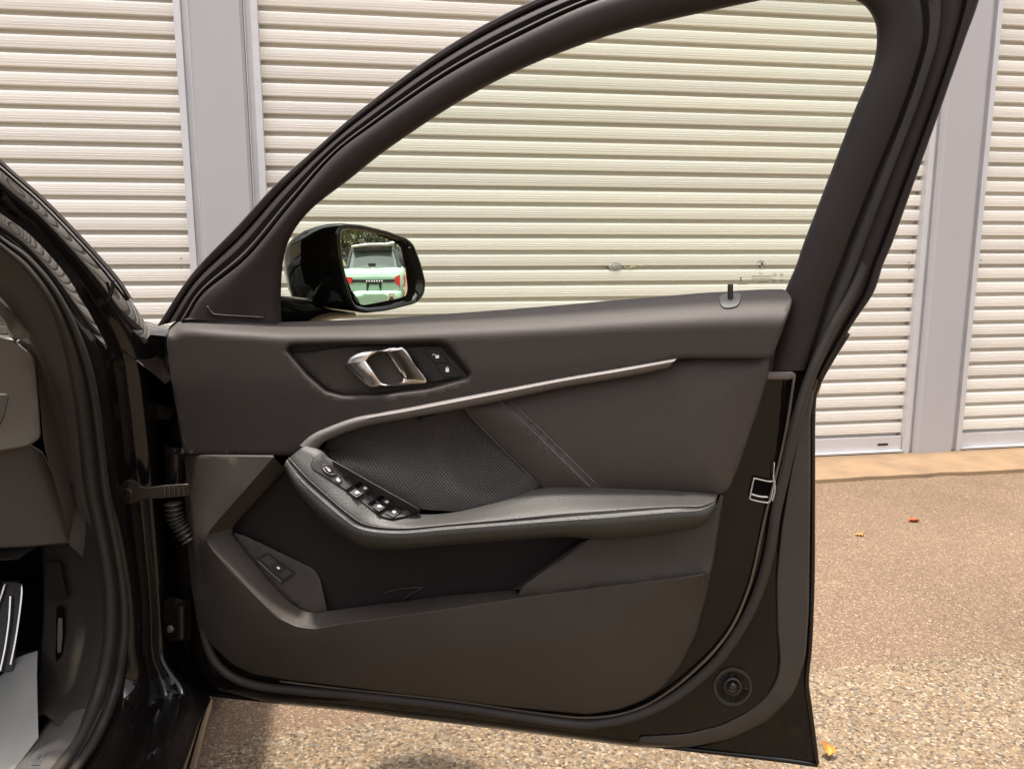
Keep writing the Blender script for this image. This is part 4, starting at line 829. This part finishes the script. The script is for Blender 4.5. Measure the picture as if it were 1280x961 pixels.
# ------------------------------------------------------------------ paper mat in the footwell
pm = loft('floor_paper', [[(-40, 868, 1.34), (0, 845, 1.35), (20, 823, 1.36), (47, 813, 1.36)], [(-40, 890, 1.28), (0, 870, 1.29), (24, 852, 1.30), (46, 842, 1.31)], [(-40, 920, 1.22), (0, 910, 1.23), (24, 900, 1.235), (47, 885, 1.24)], [(-40, 950, 1.16), (0, 945, 1.165), (24, 935, 1.17), (48, 922, 1.175)],
     [(-40, 980, 1.11), (0, 972, 1.12), (16, 962, 1.13), (30, 945, 1.15)], [(-40, 1020, 1.05), (-10, 1010, 1.06), (5, 990, 1.08), (20, 965, 1.12)]], mat('white_paper', (0.30, 0.288, 0.268), 0.85, bump=0.25, bscale=60, var=0.15, vscale=20, varcol=(0.2, 0.19, 0.175)), None, proj=B, n=6, ang=180)
tag(pm, 'curled white paper floor protector lying in the driver footwell', 'floor paper')

# ------------------------------------------------------------------ small things on the ground
def gp(x, y, z=0.0):
    r = rays(x, y); t = (z-CAM[2])/r[2]; return CAM+t*r
def leaf(label, x, y, L_, Wd, rot, curl, col, name, tilt=0.0):
    c_ = gp(x, y); m = mat('leaf_'+name, col, 0.7, var=0.5, vscale=60, varcol=[q_*.55 for q_ in col]); rows = []
    for s in np.linspace(-1, 1, 13):
        hw = Wd*(1-abs(s)**1.8)**.8*(1+.18*math.sin(s*17))+.0008; row = []
        for t in np.linspace(-1, 1, 9):
            lx = s*L_*(1-.1*abs(t)); ly = t*hw; lz = .003+curl*(abs(t)**1.5)*hw*1.4+curl*.35*L_*s*s+.002*math.sin(s*9+t*5)+tilt*(t*hw+Wd)*.9+(s+1)*tilt*L_*.3
            row.append(tuple(c_+np.array([lx*math.cos(rot)-ly*math.sin(rot), lx*math.sin(rot)+ly*math.cos(rot), lz])))
        rows.append(row)
    o = grid3('fallen_leaf', rows, m, None, ang=180); tag(o, label, 'leaf', 'dry leaves fallen on the ground'); return o
leaf('curled orange leaf lying beside the bottom corner of the open door', 1035, 946, .017, .0145, 1.2, .75, (0.46, 0.145, 0.012), 'near', .55)
leaf('orange brown leaf on the asphalt, nearest the garage post', 1142, 653, .026, .013, .1, .8, (0.36, 0.085, 0.018), 'far')
leaf('small yellow leaf on the asphalt close to the door edge', 1074.5, 670.5, .018, .010, -.1, .6, (0.40, 0.18, 0.022), 'mid')
mb = MB()
for _ in range(420):
    x, y = random.uniform(-1.2, 3.2), random.uniform(.9, 3.3); s_ = random.uniform(.0016, .0042)*(1.6 if random.random() < .05 else 1)
    a0_ = random.random()*6; V = [(x+s_*math.cos(a0_+i*1.26)*random.uniform(.8, 1.3), y+s_*math.sin(a0_+i*1.26)*random.uniform(.8, 1.2), .0) for i in range(5)]
    V += [(x+(v[0]-x)*.75, y+(v[1]-y)*.75, s_*.9+.002) for v in V]+[(x, y, s_*1.25+.002)]
    mb.add(V, [(i, (i+1) % 5, 5+(i+1) % 5, 5+i) for i in range(5)]+[(5+i, 5+(i+1) % 5, 10) for i in range(5)])
o = mb.build('loose_grit', mat('grit', (0.36, 0.28, 0.2), 0.9, var=0.9, vscale=90, varcol=(0.1, 0.085, 0.075)), None, kind='stuff', ang=30); tag(o, 'loose stone grit scattered over the parking ground', 'grit')

# ------------------------------------------------------------------ mint car seen in the door mirror
mint = mat('mint_paint', (0.27, 0.44, 0.32), 0.3, coat=1.0); tail = mat('tail_red', (0.45, 0.02, 0.015), 0.2, coat=1.0)
dk = mat('car_glass', (0.10, 0.13, 0.11), 0.08, coat=1.0); trimb = mat('car_trim', (0.012, 0.012, 0.012), 0.4); white = mat('roof_sky_glare', (0.6, 0.6, 0.56), 0.35, coat=1.0)  # sky highlight on roof and spoiler is put into a white base colour
def mint_car(P, yaw):
    fx, fy = math.cos(yaw), math.sin(yaw)         # forward
    def T(l, s, z): return (P[0]+fx*l+fy*s, P[1]+fy*l-fx*s, z)
    c_ = thing('parked_car', 'mint green hatchback with its roof bright from the sky, reflected in the door mirror', 'car', (P[0], P[1], 0))
    # lower body, sections from the tail forward: (l, z0, z1, half width bottom, half width shoulder)
    sec = [(0.0, .42, .80, .70, .74), (.03, .32, .92, .80, .82), (.10, .25, .99, .84, .86), (.35, .22, 1.02, .87, .89), (.9, .20, 1.02, .88, .90), (2.4, .20, .99, .88, .89), (2.8, .22, .97, .87, .86), (3.5, .24, .86, .84, .80), (3.8, .3, .74, .76, .68), (3.86, .4, .6, .66, .6)]
    rows = []
    for l, z0, z1, hb, hs_ in sec:
        ring_ = [(-hb, z0), (-hb-.02, z0+.12), (-hs_-.015, z0+(z1-z0)*.55), (-hs_, z1-.08), (-hs_+.05, z1-.015), (-hs_+.14, z1), (0, z1+.012), (hs_-.14, z1), (hs_-.05, z1-.015), (hs_, z1-.08), (hs_+.015, z0+(z1-z0)*.55), (hb+.02, z0+.12), (hb, z0), (0, z0-.02), (-hb, z0)]
        rows.append([T(l, s, z) for s, z in ring_])
    body = grid3('body', rows, mint, c_, ang=60)
    raw('tail_panel', [T(0, s, z) for s, z in [(-.70, .42), (-.72, .5), (-.74, .66), (-.74, .72), (-.69, .785), (-.6, .80), (0, .812), (.6, .80), (.69, .785), (.74, .72), (.74, .66), (.72, .5), (.70, .42), (0, .40)]], [tuple(range(14))], mint, c_)
    # tailgate crease, bumper
    grid3('bumper', [[T(-.10+.10*(s/.8)**2, s, z) for s in np.linspace(-.8, .8, 13)] for z in (.27, .32)]+[[T(-.13+.12*(s/.8)**2, s, z) for s in np.linspace(-.8, .8, 13)] for z in (.40, .47)]+[[T(-.01, s, .52) for s in np.linspace(-.8, .8, 13)]], mint, c_, ang=60)
    # greenhouse
    gsec = [(.10, 1.00, .74), (.20, 1.22, .68), (.30, 1.40, .61), (.42, 1.49, .56)]
    grid3('rear_glass', [[T(l-.015+.05*(s)**2, s*hw, z) for s in np.linspace(-1, 1, 11)] for l, z, hw in gsec[:3]], dk, c_, ang=180)
    for sg in (-1, 1):
        grid3('side_glass', [[T(l, sg*hw, z) for l, z, hw in [(.14, 1.0, .80), (.9, 1.01, .83), (1.9, 1.0, .83), (2.75, .98, .80)]], [T(l, sg*hw, z) for l, z, hw in [(.34, 1.42, .62), (.95, 1.46, .66), (1.6, 1.45, .66), (2.0, 1.40, .62)]]], dk, c_)
        grid3('rear_pillar', [[T(.09, sg*.72, 1.0), T(.10, sg*.80, 1.0)], [T(.19, sg*.665, 1.22), T(.22, sg*.74, 1.22)], [T(.30, sg*.60, 1.42), T(.34, sg*.65, 1.42)]], trimb, c_)
        grid3('tail_light', [[T(-.008, sg*.60, .80), T(.0, sg*.74, .84), T(.12, sg*.885, .84)], [T(-.014, sg*.585, .73), T(.0, sg*.76, .74), T(.12, sg*.905, .75)], [T(-.012, sg*.64, .66), T(.0, sg*.77, .60), T(.12, sg*.90, .58)]], tail, c_)
        V = []; F = []
        for wl_ in (.62, 3.15):
            mbw = MB(); pr = [(.0, .0), (.19, .01), (.2, -.02), (.29, -.02), (.31, .02), (.31, .19)]; V = []
            for q_, d_ in pr: V += [T(wl_+q_*math.cos(t), sg*(.895-d_), .31+q_*math.sin(t)) for t in np.arange(20)*math.pi/10]
            mbw.add(V, [(a*20+i, a*20+(i+1) % 20, (a+1)*20+(i+1) % 20, (a+1)*20+i) for a in range(len(pr)-1) for i in range(20)]); mbw.build('wheel', rubber, c_)
    grid3('windscreen', [[T(2.75, s, .98) for s in (-.76, 0, .76)], [T(2.0, s, 1.42) for s in (-.6, 0, .6)]], dk, c_)
    grid3('roof', [[T(l, s*hw, z+.05*(1-s*s)) for s in np.linspace(-1, 1, 9)] for l, z, hw in ((.20, 1.44, .58), (.42, 1.485, .61), (1.0, 1.505, .64), (1.6, 1.49, .63), (2.02, 1.42, .60))], white, c_, ang=180)
    grid3('spoiler', [[T(l, s*.60, z+.03*(1-s*s)) for s in np.linspace(-1, 1, 9)] for l, z in ((.30, 1.40), (.10, 1.42), (.06, 1.455), (.10, 1.475), (.42, 1.485))], white, c_, ang=40)
    MB().box((.12, -.56, 1.355), (.26, .56, 1.415), lambda a, b, z: T(a, b, z)).build('spoiler_underside', trimb, c_)
    MB().box((-.02, -.60, .695), (.02, .60, .755), lambda a, b, z: T(a, b, z)).build('tail_strip', trimb, c_)
    mbl = MB()
    for k in range(7): mbl.box((-.027, -.24+k*.072, .708), (-.021, -.205+k*.072, .742), lambda a, b, z: T(a, b, z))
    mbl.build('strip_lettering', mat('letter_silver', (0.7, 0.7, 0.66), 0.3), c_)
    for sg in (-1, 1): MB().hexa([T(-.02, sg*.12, .70), T(-.02, sg*.23, .70), T(.02, sg*.23, .70), T(.02, sg*.12, .70)] and [T(-.012, sg*.19, .50), T(-.012, sg*.205, .50), T(.02, sg*.205, .50), T(.02, sg*.19, .50), T(-.02, sg*.11, .694), T(-.02, sg*.22, .694), T(.02, sg*.22, .694), T(.02, sg*.11, .694)]).build('plate_bracket', trimb, c_)
    MB().box((-.022, -.11, .655), (.02, .11, .694), lambda a, b, z: T(a, b, z)).build('plate_recess', trimb, c_)
    wp = MB().box((.09, -.05, 1.03), (.13, .16, 1.09), lambda a, b, z: T(a, b, z)).build('wiper_housing', trimb, c_)
    return c_
MCAR = (5.5, 1.28); mint_car(MCAR, math.radians(-1))

# ------------------------------------------------------------------ trees across the yard, seen in the mirror
leafm = [mat('foliage_a', (0.07, 0.085, 0.022), 0.7, var=0.6, vscale=3, varcol=(0.13, 0.11, 0.03)), mat('foliage_b', (0.045, 0.065, 0.02), 0.7, var=0.6, vscale=3, varcol=(0.09, 0.10, 0.03))]
bark = mat('bark', (0.10, 0.08, 0.06), 0.9, bump=0.5, bscale=40)
def tree(label, P, h, rad, k):
    t = thing('yard_tree', label, 'tree', (P[0], P[1], 0), 'trees beyond the yard')
    mb = MB(); rng = random.Random(k); pts = [np.array([P[0]+.08*math.sin(s*3+k), P[1]+.08*math.cos(s*2.2+k), s*h*.75]) for s in np.linspace(0, 1, 7)]
    tubemesh(pts, np.linspace(.16, .04, 7), 8, mb); cl = []
    for i in range(9):
        b = pts[2+i % 4]; a = i*2.4+k; e = b+np.array([math.cos(a)*rad*.7, math.sin(a)*rad*.7, h*.18+rng.random()*h*.12]); tubemesh([b, (b+e)/2+np.array([0, 0, .1]), e], [.06, .04, .015], 6, mb); cl.append(e)
    mb.build('trunk', bark, t); cl += [pts[-1], pts[-1]+np.array([0, 0, h*.12])]
    V = []; F = []
    for _ in range(5200):
        c0 = cl[rng.randrange(len(cl))]; d = np.array([rng.gauss(0, 1), rng.gauss(0, 1), rng.gauss(0, .8)]); d *= rad*.42*rng.random()**.4/np.linalg.norm(d); q_ = c0+d
        u = np.array([rng.gauss(0, 1) for _ in range(3)]); u /= np.linalg.norm(u); v = np.cross(u, np.array([rng.gauss(0, 1) for _ in range(3)])); v /= np.linalg.norm(v); s_ = rng.uniform(.07, .14); n = len(V)
        V += [q_-u*s_, q_+v*s_*.5, q_+u*s_, q_-v*s_*.5]; F.append((n, n+1, n+2, n+3))
    raw('crown', V, F, leafm[k % 2], t, ang=180)
tree('yellow green leafy tree at the upper left of the door mirror', (13.5, -1.3), 4.6, 2.6, 0)
tree('dark green tree behind the mint car in the door mirror', (17, -.2), 5.6, 3.0, 1)
tree('tall olive tree at the left rim of the door mirror', (14.5, -4.2), 5.2, 2.8, 2)
tree('far green tree between the mint car and the garages in the mirror', (21, 2.0), 5.0, 2.8, 3)
